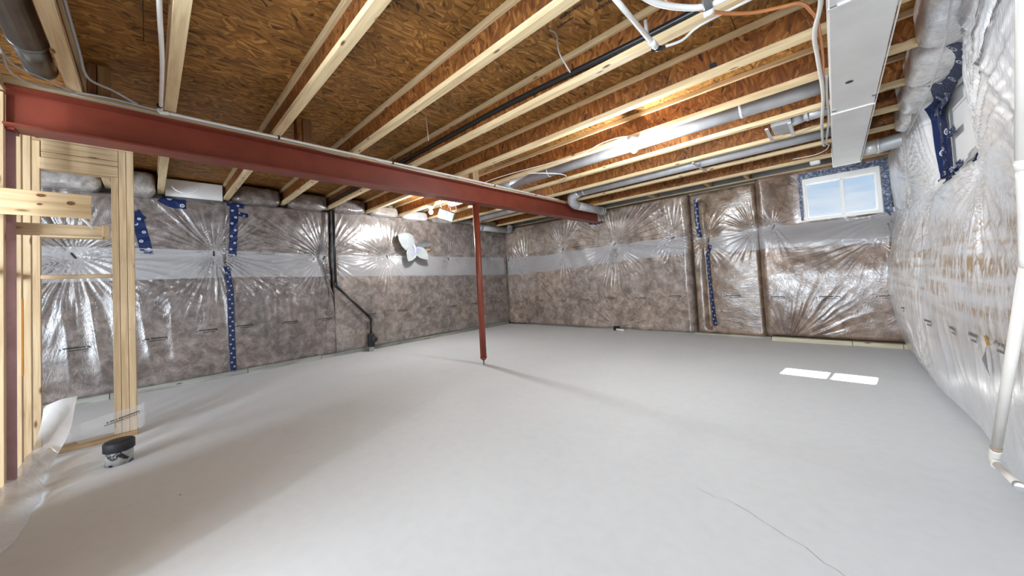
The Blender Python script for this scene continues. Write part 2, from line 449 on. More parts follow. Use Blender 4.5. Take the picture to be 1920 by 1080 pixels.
class MB:
    def __init__(s):
        s.v = []; s.f = []; s.uv = None; s.sm = []
    def add(s, vs, fs, smooth=False):
        k = len(s.v)
        s.v += [tuple(p) for p in vs]
        s.f += [tuple(i + k for i in f) for f in fs]
        s.sm += [smooth] * len(fs)
        return s
    def box(s, a, b, bev=0.0):
        x0, y0, z0 = [min(p, q) for p, q in zip(a, b)]
        x1, y1, z1 = [max(p, q) for p, q in zip(a, b)]
        c = Vector(((x0 + x1) / 2, (y0 + y1) / 2, (z0 + z1) / 2))
        return s.obox(c, (x1 - x0, y1 - y0, z1 - z0), Matrix.Identity(3), bev)
    def obox(s, c, size, R, bev=0.0):
        hx, hy, hz = [q / 2 for q in size]
        c = Vector(c)
        if bev <= 0:
            vs = [c + R @ Vector((sx * hx, sy * hy, sz * hz)) for sx in (-1, 1) for sy in (-1, 1) for sz in (-1, 1)]
            fs = [(0, 1, 3, 2), (4, 6, 7, 5), (0, 4, 5, 1), (2, 3, 7, 6), (0, 2, 6, 4), (1, 5, 7, 3)]
            return s.add(vs, fs)
        bm = bmesh.new()
        bmesh.ops.create_cube(bm, size=1)
        bmesh.ops.scale(bm, vec=(2 * hx, 2 * hy, 2 * hz), verts=bm.verts)
        bmesh.ops.bevel(bm, geom=bm.edges[:], offset=min(bev, hx, hy, hz) * 0.98, segments=1, affect='EDGES')
        bm.verts.index_update()
        vs = [c + R @ q.co for q in bm.verts]
        fs = [[q.index for q in f.verts] for f in bm.faces]
        bm.free()
        return s.add(vs, fs)
    def tube(s, pts, r, n=10, caps=True, r_end=None, corr=0.0):
        pts = [Vector(p) for p in pts]
        m = len(pts)
        vs = []; fs = []
        t0 = (pts[1] - pts[0]).normalized()
        up = Vector((0, 0, 1)) if abs(t0.z) < 0.9 else Vector((1, 0, 0))
        nn = (up - t0 * up.dot(t0)).normalized()
        for i, p in enumerate(pts):
            t = ((pts[min(i + 1, m - 1)] - pts[max(i - 1, 0)])).normalized()
            nn = (nn - t * nn.dot(t)).normalized()
            bb = t.cross(nn)
            rr = (r if r_end is None else r + (r_end - r) * i / (m - 1))
            if isinstance(r, (list, tuple)): rr = r[i]
            rr *= (1 + corr * (1 if i % 2 else -1))
            for k in range(n):
                a = 2 * PI * k / n
                vs.append(p + (nn * math.cos(a) + bb * math.sin(a)) * rr)
        for i in range(m - 1):
            for k in range(n):
                a = i * n + k; b2 = i * n + (k + 1) % n
                fs.append((a, b2, b2 + n, a + n))
        s.add(vs, fs, True)
        if caps:
            k0 = len(s.v)
            s.f.append(tuple(range(k0 - n, k0))); s.sm.append(False)
            s.f.append(tuple(reversed(range(k0 - m * n, k0 - m * n + n)))); s.sm.append(False)
        return s
    def prism(s, poly, z0, z1, R=Matrix.Identity(3), o=(0, 0, 0)):
        n = len(poly); o = Vector(o)
        vs = [o + R @ Vector((x, y, z0)) for x, y in poly] + [o + R @ Vector((x, y, z1)) for x, y in poly]
        fs = [tuple(reversed(range(n))), tuple(range(n, 2 * n))] + [(i, (i + 1) % n, n + (i + 1) % n, n + i) for i in range(n)]
        return s.add(vs, fs)
    def lathe(s, prof, o, R=Matrix.Identity(3), n=20):
        o = Vector(o); vs = []; fs = []
        for (r, z) in prof:
            for k in range(n):
                a = 2 * PI * k / n
                vs.append(o + R @ Vector((r * math.cos(a), r * math.sin(a), z)))
        for i in range(len(prof) - 1):
            for k in range(n):
                a = i * n + k; b2 = i * n + (k + 1) % n
                fs.append((a, b2, b2 + n, a + n))
        s.add(vs, fs, True)
        if prof[0][0] > 1e-4:
            k0 = len(s.v) - len(vs); s.f.append(tuple(reversed(range(k0, k0 + n)))); s.sm.append(False)
        if prof[-1][0] > 1e-4:
            k0 = len(s.v) - n; s.f.append(tuple(range(k0, k0 + n))); s.sm.append(False)
        return s
    def build(s, name, mat, parent=None, label=None, kind=None):
        me = bpy.data.meshes.new(name)
        off = world_loc(parent) if parent is not None else Vector((0, 0, 0))
        me.from_pydata([(p[0] - off.x, p[1] - off.y, p[2] - off.z) for p in s.v], [], s.f)
        me.polygons.foreach_set('use_smooth', s.sm)
        me.materials.append(mat)
        me.update()
        o = bpy.data.objects.new(name, me)
        COL.objects.link(o)
        if parent is not None: o.parent = parent
        if label: o['label'] = label
        if kind: o['kind'] = kind
        return o

def grid_mesh(name, P, mat, parent=None, mask=None, uv=None, smooth=True, vcol=None):
    """P: (nu, nv, 3) points, mask: (nu-1, nv-1) True where a face stands"""
    nu, nv = P.shape[:2]
    idx = np.arange(nu * nv).reshape(nu, nv)
    q = np.stack([idx[:-1, :-1], idx[1:, :-1], idx[1:, 1:], idx[:-1, 1:]], -1)
    if mask is not None: q = q[mask]
    q = q.reshape(-1, 4)
    V = P.reshape(-1, 3).astype(np.float64)
    used = np.zeros(len(V), bool); used[q.ravel()] = True
    remap = np.cumsum(used) - 1
    keep = np.nonzero(used)[0]
    V2 = V[keep]; q2 = remap[q]
    off = world_loc(parent) if parent is not None else Vector((0, 0, 0))
    V2 = V2 - np.array(off)
    me = bpy.data.meshes.new(name)
    me.vertices.add(len(V2)); me.vertices.foreach_set('co', V2.ravel())
    me.loops.add(q2.size); me.loops.foreach_set('vertex_index', q2.ravel().astype(np.int32))
    me.polygons.add(len(q2)); me.polygons.foreach_set('loop_start', np.arange(0, q2.size, 4, dtype=np.int32))
    me.polygons.foreach_set('use_smooth', np.full(len(q2), smooth))
    me.update(calc_edges=True)
    if uv is not None:
        l = me.uv_layers.new(name='UVMap')
        l.data.foreach_set('uv', uv.reshape(-1, 2)[q.ravel()].ravel().astype(np.float64))
    if vcol is not None:
        at = me.attributes.new('fold', 'FLOAT', 'POINT')
        at.data.foreach_set('value', np.clip(vcol.reshape(-1)[keep], 0, 1).astype(np.float32))
    me.validate()
    me.materials.append(mat)
    o = bpy.data.objects.new(name, me)
    COL.objects.link(o)
    if parent is not None: o.parent = parent
    return o

def RX(a): return Matrix.Rotation(a, 3, 'X')
def RY(a): return Matrix.Rotation(a, 3, 'Y')
def RZ(a): return Matrix.Rotation(a, 3, 'Z')

def arc_pts(ctrl, n=24):
    """Catmull-Rom through the control points"""
    c = [Vector(p) for p in ctrl]
    c = [c[0] * 2 - c[1]] + c + [c[-1] * 2 - c[-2]]
    out = []
    segs = len(c) - 3
    per = max(2, n // segs)
    for i in range(segs):
        p0, p1, p2, p3 = c[i:i + 4]
        for k in range(per):
            t = k / per
            out.append(0.5 * ((2 * p1) + (p2 - p0) * t + (2 * p0 - 5 * p1 + 4 * p2 - p3) * t * t + (3 * p1 - p0 - 3 * p2 + p3) * t ** 3))
    out.append(c[-2])
    return out

# ================================================================== SETTING
ZJ = 2.3115      # underside of the joists
ZD = 2.530       # underside of the deck
XL = -5.90       # left foundation wall face
YB = 6.20        # back foundation wall face
XR = 0.80        # right foundation wall face
YS = -3.6        # the room goes on behind the camera

MB().box((XL - 0.25, YS, -0.1), (XR + 0.25, YB + 0.25, 0)).build('floor', FLOOR_M, kind='structure')
MB().box((XL - 0.25, YS, 0), (XL, YB + 0.25, ZD + 0.1)).build('wall_left', CONC, kind='structure')
wb_ = MB()
wx0, wx1, wz0, wz1 = -0.27, 0.46, 1.615, 2.19
wb_.box((XL, YB, 0), (wx0, YB + 0.25, ZD + 0.1)).box((wx1, YB, 0), (XR + 0.25, YB + 0.25, ZD + 0.1))
wb_.box((wx0, YB, 0), (wx1, YB + 0.25, wz0)).box((wx0, YB, wz1), (wx1, YB + 0.25, ZD + 0.1))
wb_.build('wall_back', CONC, kind='structure')
MB().box((XR, YS, 0), (XR + 0.25, YB, ZD + 0.1)).build('wall_right', CONC, kind='structure')

# crack and stray marks of the slab are parts of the floor
FL = bpy.data.objects['floor']
ck = MB()
cpts = [(-0.56, 1.80), (-0.52, 1.79), (-0.47, 1.775), (-0.43, 1.79), (-0.39, 1.775), (-0.34, 1.755), (-0.31, 1.735), (-0.25, 1.705), (-0.21, 1.68), (-0.15, 1.66), (-0.10, 1.61), (-0.065, 1.60), (0.0, 1.54)]
for a, c in zip(cpts[:-1], cpts[1:]):
    w = random.uniform(0.0006, 0.0013)
    ck.add([(a[0] - w, a[1], 0.0006), (a[0] + w, a[1] + w, 0.0006), (c[0] + w, c[1] + w, 0.0006), (c[0] - w, c[1], 0.0006)], [(0, 1, 2, 3)])
ck.build('crack', plain('crack_grey', (0.30, 0.29, 0.27), 0.9), FL)  # thin grey ribbon marks the crack line

# ceiling deck: one sheet per part, long edge along Y, staggered, with open joints
ceil = thing('ceiling', None, None, (0, 0, ZD))
ceil['kind'] = 'structure'
xs = [1.06, -0.36, -1.58, -2.80, -4.02, -5.24, -6.1]
for i in range(len(xs) - 1):
    ys = [YS] + [y for y in ([-1.22, 1.22, 3.66, 6.10] if i % 2 else [-2.44, 0.0, 2.44, 4.88]) if y > YS] + [YB + 0.2]
    for j in range(len(ys) - 1):
        dz = random.uniform(0, 0.0025)
        MB().box((xs[i + 1] + 0.002, ys[j] + 0.002, ZD + dz), (xs[i] - 0.002, ys[j + 1] - 0.002, ZD + 0.018)).build('osb_panel', OSB_DECK, ceil)
MB().box((xs[-1], YS, ZD + 0.02), (xs[0], YB + 0.2, ZD + 0.06)).build('floor_above', CONC, ceil)

stp = MB()
rs_ = random.Random(8)
for (cx, cy, w_, h_) in [(-0.92, 1.60, 0.16, 0.02), (-0.99, 1.64, 0.14, 0.02), (-1.06, 1.69, 0.10, 0.014), (-0.80, 1.68, 0.09, 0.05), (-0.84, 1.74, 0.10, 0.02)]:
    x_ = -w_ / 2
    while x_ < w_ / 2:
        c_ = rs_.uniform(0.4, 0.9) * h_ * 0.6
        stp.add([(cx + x_, cy - h_ / 2, ZD - 0.0008), (cx + x_ + c_, cy - h_ / 2, ZD - 0.0008), (cx + x_ + c_, cy + h_ / 2, ZD - 0.0008), (cx + x_, cy + h_ / 2, ZD - 0.0008)], [(0, 1, 2, 3)])
        x_ += c_ + h_ * 0.2
stp.build('printed_stamp', INK, ceil, kind='stuff')

# bottom plates against the walls
bl = thing('baseboard_left', None, None, (-5.8, 2.6, 0)); bl['kind'] = 'structure'
for y0, y1 in ((-2.0, -0.3), (-0.296, 0.9), (0.904, 1.8), (1.804, 3.1), (3.104, 4.5), (4.504, 5.93)):
    MB().box((-5.90, y0, 0), (-5.775 + random.uniform(-0.006, 0.006), y1, 0.062 + random.uniform(-0.004, 0.004)), 0.003).build('plank', PLATE_OLD_Y, bl)
bb_ = thing('baseboard_back', None, None, (-0.1, 6.1, 0)); bb_['kind'] = 'structure'
for x0, x1 in ((-0.72, 0.08), (0.084, 0.50), (0.504, 0.78)):
    MB().box((x0, 5.96, 0), (x1, 6.19, 0.052), 0.003).build('plank', wood('pale_plate', 'x', (0.42, 0.36, 0.24), (0.62, 0.56, 0.42)), bb_)
MB().box((-5.8, 6.08, 0), (-0.74, 6.19, 0.03)).build('plank', PLATE_OLD, bb_)

# ------------------------------------------------------------------ window in the back wall
w1 = thing('window_1', None, None, (0.09, 6.16, 1.88)); w1['kind'] = 'structure'
fr = MB()
gx0, gx1, gz0, gz1, gm0, gm1 = -0.226, 0.407, 1.664, 2.104, 0.086, 0.146
fr.box((wx0, 6.13, wz0), (gx0 - 0.012, 6.22, wz1), 0.004).box((gx1 + 0.012, 6.13, wz0), (wx1, 6.22, wz1), 0.004)
fr.box((gx0 - 0.014, 6.13, wz0), (gx1 + 0.014, 6.22, gz0 - 0.012), 0.004).box((gx0 - 0.014, 6.13, gz1 + 0.012), (gx1 + 0.014, 6.22, wz1), 0.004)
fr.build('window_frame', VINYL, w1)
for x0, x1 in ((gx0, gm0 + 0.012), (gm1 - 0.012, gx1)):
    s = MB()
    s.box((x0 - 0.014, 6.15, gz0 - 0.014), (x0, 6.19, gz1 + 0.014), 0.002).box((x1, 6.15, gz0 - 0.014), (x1 + 0.014, 6.19, gz1 + 0.014), 0.002)
    s.box((x0, 6.15, gz0 - 0.014), (x1, 6.19, gz0), 0.002).box((x0, 6.15, gz1), (x1, 6.19, gz1 + 0.014), 0.002)
    so = s.build('sash', VINYL, w1)
    MB().box((x0, 6.165, gz0), (x1, 6.171, gz1)).build('pane', GLASS, so)
MB().box((gm0 + 0.012, 6.135, gz0), (gm1 - 0.012, 6.2, gz1), 0.003).build('mullion', VINYL, w1)
MB().box((0.10, 6.125, 1.655), (0.135, 6.14, 1.668), 0.003).build('latch', VINYL, w1)

# ------------------------------------------------------------------ film wrapped insulation
def sm(x, a, b):
    t = np.clip((x - a) / (b - a), 0, 1)
    return t * t * (3 - 2 * t)

class Waves:
    def __init__(s, seed, n, fu, fz):
        r = np.random.RandomState(seed)
        s.k = [(r.uniform(-fu, fu), r.uniform(-fz, fz), r.uniform(0, 6.28), r.uniform(0.4, 1)) for _ in range(n)]
        s.n = sum(k[3] for k in s.k)
    def __call__(s, U, Z):
        o = 0
        for a, b_, p, w in s.k: o = o + w * np.sin(a * U + b_ * Z + p)
        return o / s.n * 1.6

def ridge(x):
    return (1 - np.abs(np.sin(x))) ** 1.3

class Blanket:
    """A film wrapped batt lying on a wall: u runs along the wall, z up, d is the depth off the wall face."""
    def __init__(s, name, label, kind, u0, u1, z0, z1, T, mat, gathers=(), seed=1, res=0.0095, edge=(0.07, 0.07), top=0.05, bot=0.05, creases=(), extra=None, hole=None, drape=0.0, group=None, ez=None, pinch=0.03):
        s.kind = kind; s.u0, s.u1, s.z0, s.z1, s.T = u0, u1, z0, z1, T
        s.g = gathers; s.edge = edge; s.ez = ez; s.pinch = pinch; s.top = top; s.bot = bot; s.creases = creases; s.extra = extra; s.drape = drape
        s.w1 = Waves(seed, 14, 6, 6); s.w2 = Waves(seed + 50, 18, 26, 26); s.w3 = Waves(seed + 90, 8, 9, 3)
        s.seed = seed
        s.rs = [np.random.RandomState(seed * 17 + i).uniform(0, 6.28, 8) for i in range(len(gathers))]
        nu = int((u1 - u0) / res) + 1; nv = int((z1 - z0) / res) + 1
        U, Z = np.meshgrid(np.linspace(u0, u1, nu), np.linspace(z0, z1, nv), indexing='ij')
        D = s.depth(U, Z)
        mask = None
        if hole:
            mask = ~((U[:-1, :-1] > hole[0]) & (U[1:, 1:] < hole[1]) & (Z[:-1, :-1] > hole[2]) & (Z[1:, 1:] < hole[3]))
        P = s.pts(U, Z, D)
        s.root = thing(name, label, 'insulation', tuple(s.pts(np.array(0.5 * (u0 + u1)), np.array(z0), np.array(0.0))), group)
        s.body = grid_mesh('film', P, mat, s.root, mask, vcol=s.fold)
    def pts(s, U, Z, D):
        if s.kind == 'L': return np.stack([XL + D, U, Z + 0 * D], -1)
        if s.kind == 'B': return np.stack([U, YB - D, Z + 0 * D], -1)[..., :]
        return np.stack([XR - D, U, Z + 0 * D], -1)
    def depth(s, U, Z):
        d = s.T + 0.022 * s.w1(U, Z) + 0.005 * s.w2(U, Z)
        d = d - s.pinch * np.exp(-((Z - 1.58) / 0.10) ** 2) * (0.7 + 0.3 * s.w3(U, Z * 0.2))
        s.fold = np.zeros_like(np.asarray(U, float))
        if s.drape:
            ph = 30 * U + 9 * (Z - 1.2) * s.w3(U, Z * 0.3) + 4 * s.w3(U, Z)
            d = d + s.drape * (ridge(ph / 2) - 0.3) * sm(Z, 1.25, 1.0) * sm(Z, 0.1, 0.5) * (0.4 + 0.6 * np.abs(s.w1(U + 3, Z)))
        for gg, ph in zip(s.g, s.rs):
            gu, gz, R, n, dep = gg[:5]; fsc = gg[5] if len(gg) > 5 else 1.0
            du = U - gu; dz = Z - gz
            r = np.sqrt(du * du + dz * dz) + 1e-6
            th = np.arctan2(dz, du)
            rr = r * (1 + 0.12 * np.sin(2 * th + ph[5]) + 0.10 * np.sin(5 * th + ph[6]))
            d = d - dep * np.exp(-(r / (0.42 * R)) ** 1.3)
            a = ridge(n / 2 * th + 1.3 * np.sin(2 * th + ph[0]) + 0.5 * np.sin(5 * th + ph[1]) + 0.25 * np.sin(14 * r + ph[7]))
            b_ = ridge(n * 0.86 * th + 1.7 * np.sin(3 * th + ph[2]) + ph[3])
            env = fsc * np.minimum(r / 0.12, 1) * np.exp(-(rr / (0.66 * R)) ** 2) * (0.6 + 0.4 * np.sin(3 * th + ph[4]))
            c_ = ridge(n * 1.9 * th + 2.1 * np.sin(4 * th + ph[6]) + 0.4 * np.sin(22 * r + ph[5]))
            d = d + 0.032 * env * (0.9 * a + 0.6 * b_ + 0.28 * c_ - 0.5)
            s.fold = s.fold + fsc * 0.60 * (0.65 + 0.35 * np.sin(4 * th + ph[2])) * np.exp(-(rr / (0.60 * R)) ** 2) * np.clip(0.9 * a ** 1.5 + 0.7 * b_ ** 1.5 - 0.25, 0, 1) + fsc * 0.45 * np.exp(-(r / 0.08) ** 2)
        for (uc, zc0, zc1, w, dep, slant) in s.creases:
            uu = U - (uc + slant * (Z - zc0))
            wz = sm(Z, zc0 - 0.03, zc0 + 0.05) * sm(-Z, -zc1 - 0.03, -zc1 + 0.05)
            d = d - dep * np.exp(-(uu / w) ** 2) * wz
        if s.extra is not None: d = s.extra(U, Z, d)
        e0, e1 = s.edge
        def rnd(t): return np.sqrt(np.clip(1 - (1 - np.clip(t, 0, 1)) ** 2, 0, 1))
        k = 1.0
        if e0:
            k0 = 0.12 + 0.88 * rnd((U - s.u0) / e0)
            if s.ez is not None: k0 = 1 + (k0 - 1) * sm(Z, s.ez - 0.08, s.ez + 0.08)
            k = k * k0
        if e1:
            k1 = 0.12 + 0.88 * rnd((s.u1 - U) / e1)
            if s.ez is not None: k1 = 1 + (k1 - 1) * sm(Z, s.ez - 0.08, s.ez + 0.08)
            k = k * k1
        if s.top: k = k * (0.35 + 0.65 * rnd((s.z1 - Z) / s.top))
        if s.bot: k = k * (0.55 + 0.45 * rnd((Z - s.z0) / s.bot))
        return np.maximum(d * k, 0.004)
    def ribbon(s, name, path, w, mat, off=0.004, res=0.012, label=None, tip=0.0):
        """strip of width w following path [(u,z)...] on the surface"""
        p = [np.array(q, float) for q in path]
        seg = [0]
        for a, b_ in zip(p[:-1], p[1:]): seg.append(seg[-1] + np.linalg.norm(b_ - a))
        n = max(3, int(seg[-1] / res)); m = max(3, int(w / res) + 1)
        t = np.linspace(0, seg[-1], n)
        cu = np.interp(t, seg, [q[0] for q in p]); cz = np.interp(t, seg, [q[1] for q in p])
        tu = np.gradient(cu); tz = np.gradient(cz); l = np.hypot(tu, tz); tu, tz = tu / l, tz / l
        c = np.linspace(-0.5, 0.5, m)
        U = cu[:, None] + (tz)[:, None] * c[None] * w; Z = cz[:, None] - tu[:, None] * c[None] * w
        if tip:
            ja = np.random.RandomState(int(abs(p[0][0]) * 100)).uniform(-tip, tip, m)
            U[0] += tu[0] * ja; Z[0] += tz[0] * ja; U[-1] += tu[-1] * ja; Z[-1] += tz[-1] * ja
        P = s.pts(U, Z, s.depth(U, Z) + off)
        uv = np.stack([np.broadcast_to(c[None] + 0.5, U.shape), np.broadcast_to((t / w)[:, None], U.shape)], -1)
        o = grid_mesh(name, P, mat, s.root, uv=uv)
        if label: o['label'] = label
        return o
    def band(s, u0, u1, f0, f1, mat, res=0.014):
        nu = int((u1 - u0) / res) + 1; nv = 26
        u = np.linspace(u0, u1, nu)
        a = f0(u); b_ = f1(u)
        U = np.repeat(u[:, None], nv, 1); k = np.linspace(0, 1, nv)
        Z = a[:, None] + (b_ - a)[:, None] * k[None]
        return grid_mesh('overlap_strip', s.pts(U, Z, s.depth(U, Z) + 0.004), mat, s.root)
    def pin(s, u, z, tilt=0.4):
        q = s.pts(np.array(u), np.array(z), s.depth(np.array([u]), np.array([z]))[0] + 0.006)
        R = {'L': RX(-tilt), 'B': RY(tilt), 'R': RX(tilt)}[s.kind]
        sz = {'L': (0.02, 0.016, 0.07), 'B': (0.016, 0.02, 0.07), 'R': (0.02, 0.016, 0.06)}[s.kind]
        MB().obox(q, sz, R, 0.004).build('fixing_clip', BLACKP, s.root)
    def label_print(s, u, z, w=0.19, h=0.046, slope=0.0, mat=None, flip=1):
        """two rows of tiny printed characters, too small in the photograph to read"""
        mb = MB()
        r = random.Random(int(u * 1000) + int(z * 77))
        rows = [(h * 0.30, h * 0.34, -w * 0.42, w * 0.5), (-h * 0.28, h * 0.22, -w * 0.22, w * 0.42), (-h * 0.72, h * 0.16, -w * 0.30, w * 0.30)]
        quads = []
        for (zc, hh, a, b_) in rows[:2]:
            x = a
            while x < b_:
                cw = r.uniform(0.35, 0.8) * hh
                if r.random() > 0.06: quads.append((x, x + cw, zc - hh / 2, zc + hh / 2 * r.uniform(0.55, 1)))
                x += cw + hh * 0.12
        for k in (-0.5, 0.5):
            quads.append((k * w - 0.006, k * w + 0.006, -0.004, 0.010))
        for (x0, x1, za, zb) in quads:
            U = np.array([u + flip * x0, u + flip * x1, u + flip * x1, u + flip * x0])
            Z = np.array([z + za + slope * x0, z + za + slope * x1, z + zb + slope * x1, z + zb + slope * x0])
            D = s.depth(U, Z) + 0.0045
            mb.add([tuple(q) for q in s.pts(U, Z, D)], [(0, 1, 2, 3)])
        return mb.build('printed_mark', mat or INK, s.root, kind='stuff')

lin = lambda a, b_, c, d_: (lambda u: c + (u - a) / (b_ - a) * (d_ - c))
kink = lambda xs_, ys_: (lambda u: np.interp(u, xs_, ys_))

# ---- left wall: three blankets
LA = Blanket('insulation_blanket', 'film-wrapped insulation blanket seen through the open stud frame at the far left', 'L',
             -1.4, 0.70, 0.055, 2.27, 0.15, BATT_L, [(-0.535, 1.555, 0.95, 30, 0.07), (0.589, 1.60, 0.8, 34, 0.07)], 3, edge=(0.0, 0.0), drape=0.03)
LA.band(-1.35, 0.68, lin(-1.4, 0.7, 1.27, 1.285), lin(-1.4, 0.7, 1.66, 1.635), BAND)
LA.pin(-0.535, 1.555, -0.5); LA.pin(0.589, 1.60, 0.0)
LA.ribbon('seam_tape', [(-0.10, 2.07), (-0.07, 1.95), (-0.03, 1.75), (0.0, 1.57)], 0.10, TAPE, label='short strip of blue tape left of the first ceiling bag', tip=0.012)
LA.ribbon('seam_tape', [(-0.17, 1.90), (-0.09, 1.98), (-0.03, 2.03)], 0.09, TAPE, off=0.006)
LA.ribbon('seam_tape', [(0.12, 2.26), (0.22, 2.20), (0.33, 2.20)], 0.13, TAPE, off=0.008)
for u, z in ((-0.523, 0.584), (0.045, 0.588), (0.50, 0.62)): LA.label_print(u, z)

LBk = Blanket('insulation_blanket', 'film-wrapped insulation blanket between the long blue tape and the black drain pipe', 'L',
              0.70, 1.998, 0.055, 2.29, 0.165, BATT_L, [(0.60, 1.60, 0.9, 34, 0.05), (1.885, 1.556, 0.95, 40, 0.08)], 9, edge=(0.0, 0.07), drape=0.026, ez=1.05)
LBk.band(0.71, 1.90, lin(0.7, 2, 1.285, 1.25), lin(0.7, 2, 1.635, 1.60), BAND)
LBk.pin(1.90, 1.55, 0.5)
t_ = LBk.ribbon('seam_tape', [(0.80, 2.29), (0.79, 2.0), (0.77, 1.56)], 0.085, TAPE, off=0.008, tip=0.008)
LBk.ribbon('seam_tape', [(0.72, 2.26), (0.80, 2.255), (0.90, 2.24)], 0.08, TAPE, off=0.011, tip=0.01)
LBk.ribbon('seam_tape', [(0.82, 2.13), (0.94, 2.11)], 0.055, TAPE, off=0.010, tip=0.01)
LBk.ribbon('seam_tape', [(0.705, 1.43), (0.735, 1.10), (0.735, 0.5), (0.745, 0.06)], 0.058, TAPE, off=0.012, label='long strip of blue tape down the lower seam', tip=0.008)
LBk.label_print(0.86, 0.628); LBk.label_print(1.395, 0.609); LBk.label_print(1.134, 1.60, mat=INK_FAINT)
LBk.label_print(1.85, 0.60)

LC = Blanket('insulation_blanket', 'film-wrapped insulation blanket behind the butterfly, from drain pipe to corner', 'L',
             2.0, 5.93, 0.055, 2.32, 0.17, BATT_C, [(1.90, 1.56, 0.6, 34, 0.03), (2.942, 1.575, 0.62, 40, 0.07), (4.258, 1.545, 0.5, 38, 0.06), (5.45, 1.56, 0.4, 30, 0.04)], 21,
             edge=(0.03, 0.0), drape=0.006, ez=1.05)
LC.band(2.08, 5.82, lin(2, 5.8, 1.25, 1.175), lin(2, 5.8, 1.60, 1.58), BAND)
LC.pin(2.942, 1.575, -0.5); LC.pin(4.258, 1.545, -0.4)
for u, z in ((2.556, 0.593), (3.141, 0.594), (3.734, 0.584), (4.266, 0.564), (4.85, 0.57), (5.42, 0.57)): LC.label_print(u, z, 0.16)
LC.label_print(4.50, 1.60, 0.16, mat=INK_FAINT); LC.label_print(5.0, 1.62, 0.16, mat=INK_FAINT)

# ---- back wall: three blankets
def ex_D(U, Z, d):
    d = d + 0.10 * sm(U, -5.0, -5.7)          # the corner end comes forward
    return d - 0.03 * sm(U, -3.6, -2.6) * sm(Z, 0.9, 0.2)
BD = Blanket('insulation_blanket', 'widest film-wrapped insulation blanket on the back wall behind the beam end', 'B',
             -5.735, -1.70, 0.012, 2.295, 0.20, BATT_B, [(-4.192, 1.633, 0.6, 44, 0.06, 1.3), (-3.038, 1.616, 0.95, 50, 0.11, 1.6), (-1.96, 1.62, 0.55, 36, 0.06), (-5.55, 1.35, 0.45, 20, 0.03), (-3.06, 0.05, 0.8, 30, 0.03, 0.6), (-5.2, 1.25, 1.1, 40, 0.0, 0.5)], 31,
             edge=(0.015, 0.10), pinch=0.0, extra=ex_D, top=0.06)
BD.band(-5.70, -1.74, kink([-5.7, -4.6, -3.1, -1.7], [1.16, 1.19, 1.27, 1.32]), kink([-5.7, -4.6, -3.1, -1.7], [1.58, 1.54, 1.60, 1.60]), BAND)
BD.pin(-4.192, 1.633, 0.3); BD.pin(-3.038, 1.616, 0.9); BD.pin(-1.96, 1.60, 1.1); BD.pin(-5.66, 1.52, 0.0)
for u, z in ((-5.41, 0.519), (-4.849, 0.545), (-4.272, 0.535), (-3.713, 0.558), (-3.133, 0.589), (-2.57, 0.588), (-1.991, 0.613)): BD.label_print(u, z, 0.19)
BD.label_print(-3.85, 1.63, 0.2, mat=INK); BD.label_print(-4.95, 1.60, 0.2, mat=INK_FAINT)
BD.ribbon('seam_tape', [(-3.50, 2.075), (-3.36, 2.05), (-3.22, 2.06)], 0.045, TAPE_C, off=0.006)

BE = Blanket('insulation_blanket', 'narrow tan film-wrapped insulation blanket with a blue taped seam on the back wall', 'B',
             -1.69, -0.78, 0.02, 2.275, 0.135, film_over('batt_tan', [(0.065, 0.040, 0.024), (0.165, 0.108, 0.066), (0.27, 0.19, 0.125), (0.40, 0.32, 0.24)], streak=(0.8, 1, 2.2)),
             [(-1.52, 1.53, 0.4, 26, 0.05), (-0.84, 1.57, 0.45, 26, 0.05)], 47, edge=(0.05, 0.06),
             creases=[(-1.50, 0.1, 2.15, 0.045, 0.06, 0.0)])
BE.band(-1.44, -0.80, lin(-1.5, -0.8, 1.29, 1.28), lin(-1.5, -0.8, 1.52, 1.60), BAND)
BE.ribbon('seam_tape', [(-1.575, 2.17), (-1.575, 1.80), (-1.565, 1.56)], 0.06, TAPE, off=0.010, tip=0.01)
BE.ribbon('seam_tape', [(-1.42, 1.42), (-1.47, 1.25), (-1.47, 0.92), (-1.45, 0.5), (-1.43, 0.16)], 0.06, TAPE, off=0.012, label='long blue tape down the narrow blanket', tip=0.01)
BE.pin(-1.44, 1.50, 0.1); BE.label_print(-1.17, 0.609, 0.2)

def ex_F(U, Z, d):
    bulge = 0.055 * np.exp(-((U + 0.55) / 0.45) ** 2) * np.sin(np.clip((Z - 0.05) / 1.25, 0, 1) * PI)
    near = sm(Z, 1.30, 1.62) * sm(U, -0.75, -0.35)
    return d * (1 - 0.62 * near) + bulge + 0.03 * sm(Z, 1.25, 0.9)
BF = Blanket('insulation_blanket', 'brown film-wrapped insulation blanket below and around the basement window', 'B',
             -0.80, 0.60, 0.062, 2.33, 0.20, film_over('batt_brown', [(0.065, 0.040, 0.027), (0.16, 0.102, 0.070), (0.26, 0.182, 0.130), (0.38, 0.30, 0.24)], streak=(1.5, 1, 1.1)),
             [(-0.62, 1.61, 0.35, 20, 0.03), (0.50, 1.60, 0.75, 26, 0.03), (-0.55, -0.05, 1.0, 26, 0.0, 0.45), (0.35, 1.3, 0.8, 26, 0.0, 0.3)], 53, edge=(0.09, 0.04), extra=ex_F,
             hole=(-0.275, 0.465, 1.61, 2.195))
BF.band(-0.79, 0.58, kink([-0.8, 0.6], [1.29, 1.24]), kink([-0.8, -0.35, 0.6], [1.62, 1.59, 1.59]), BAND)
BF.pin(-0.61, 1.585, 0.5); BF.pin(0.50, 1.60, -0.4); BF.pin(0.535, 1.70, -0.15)
for u, z in ((-0.651, 0.599), (-0.102, 0.596), (0.436, 0.60)): BF.label_print(u, z, 0.22)
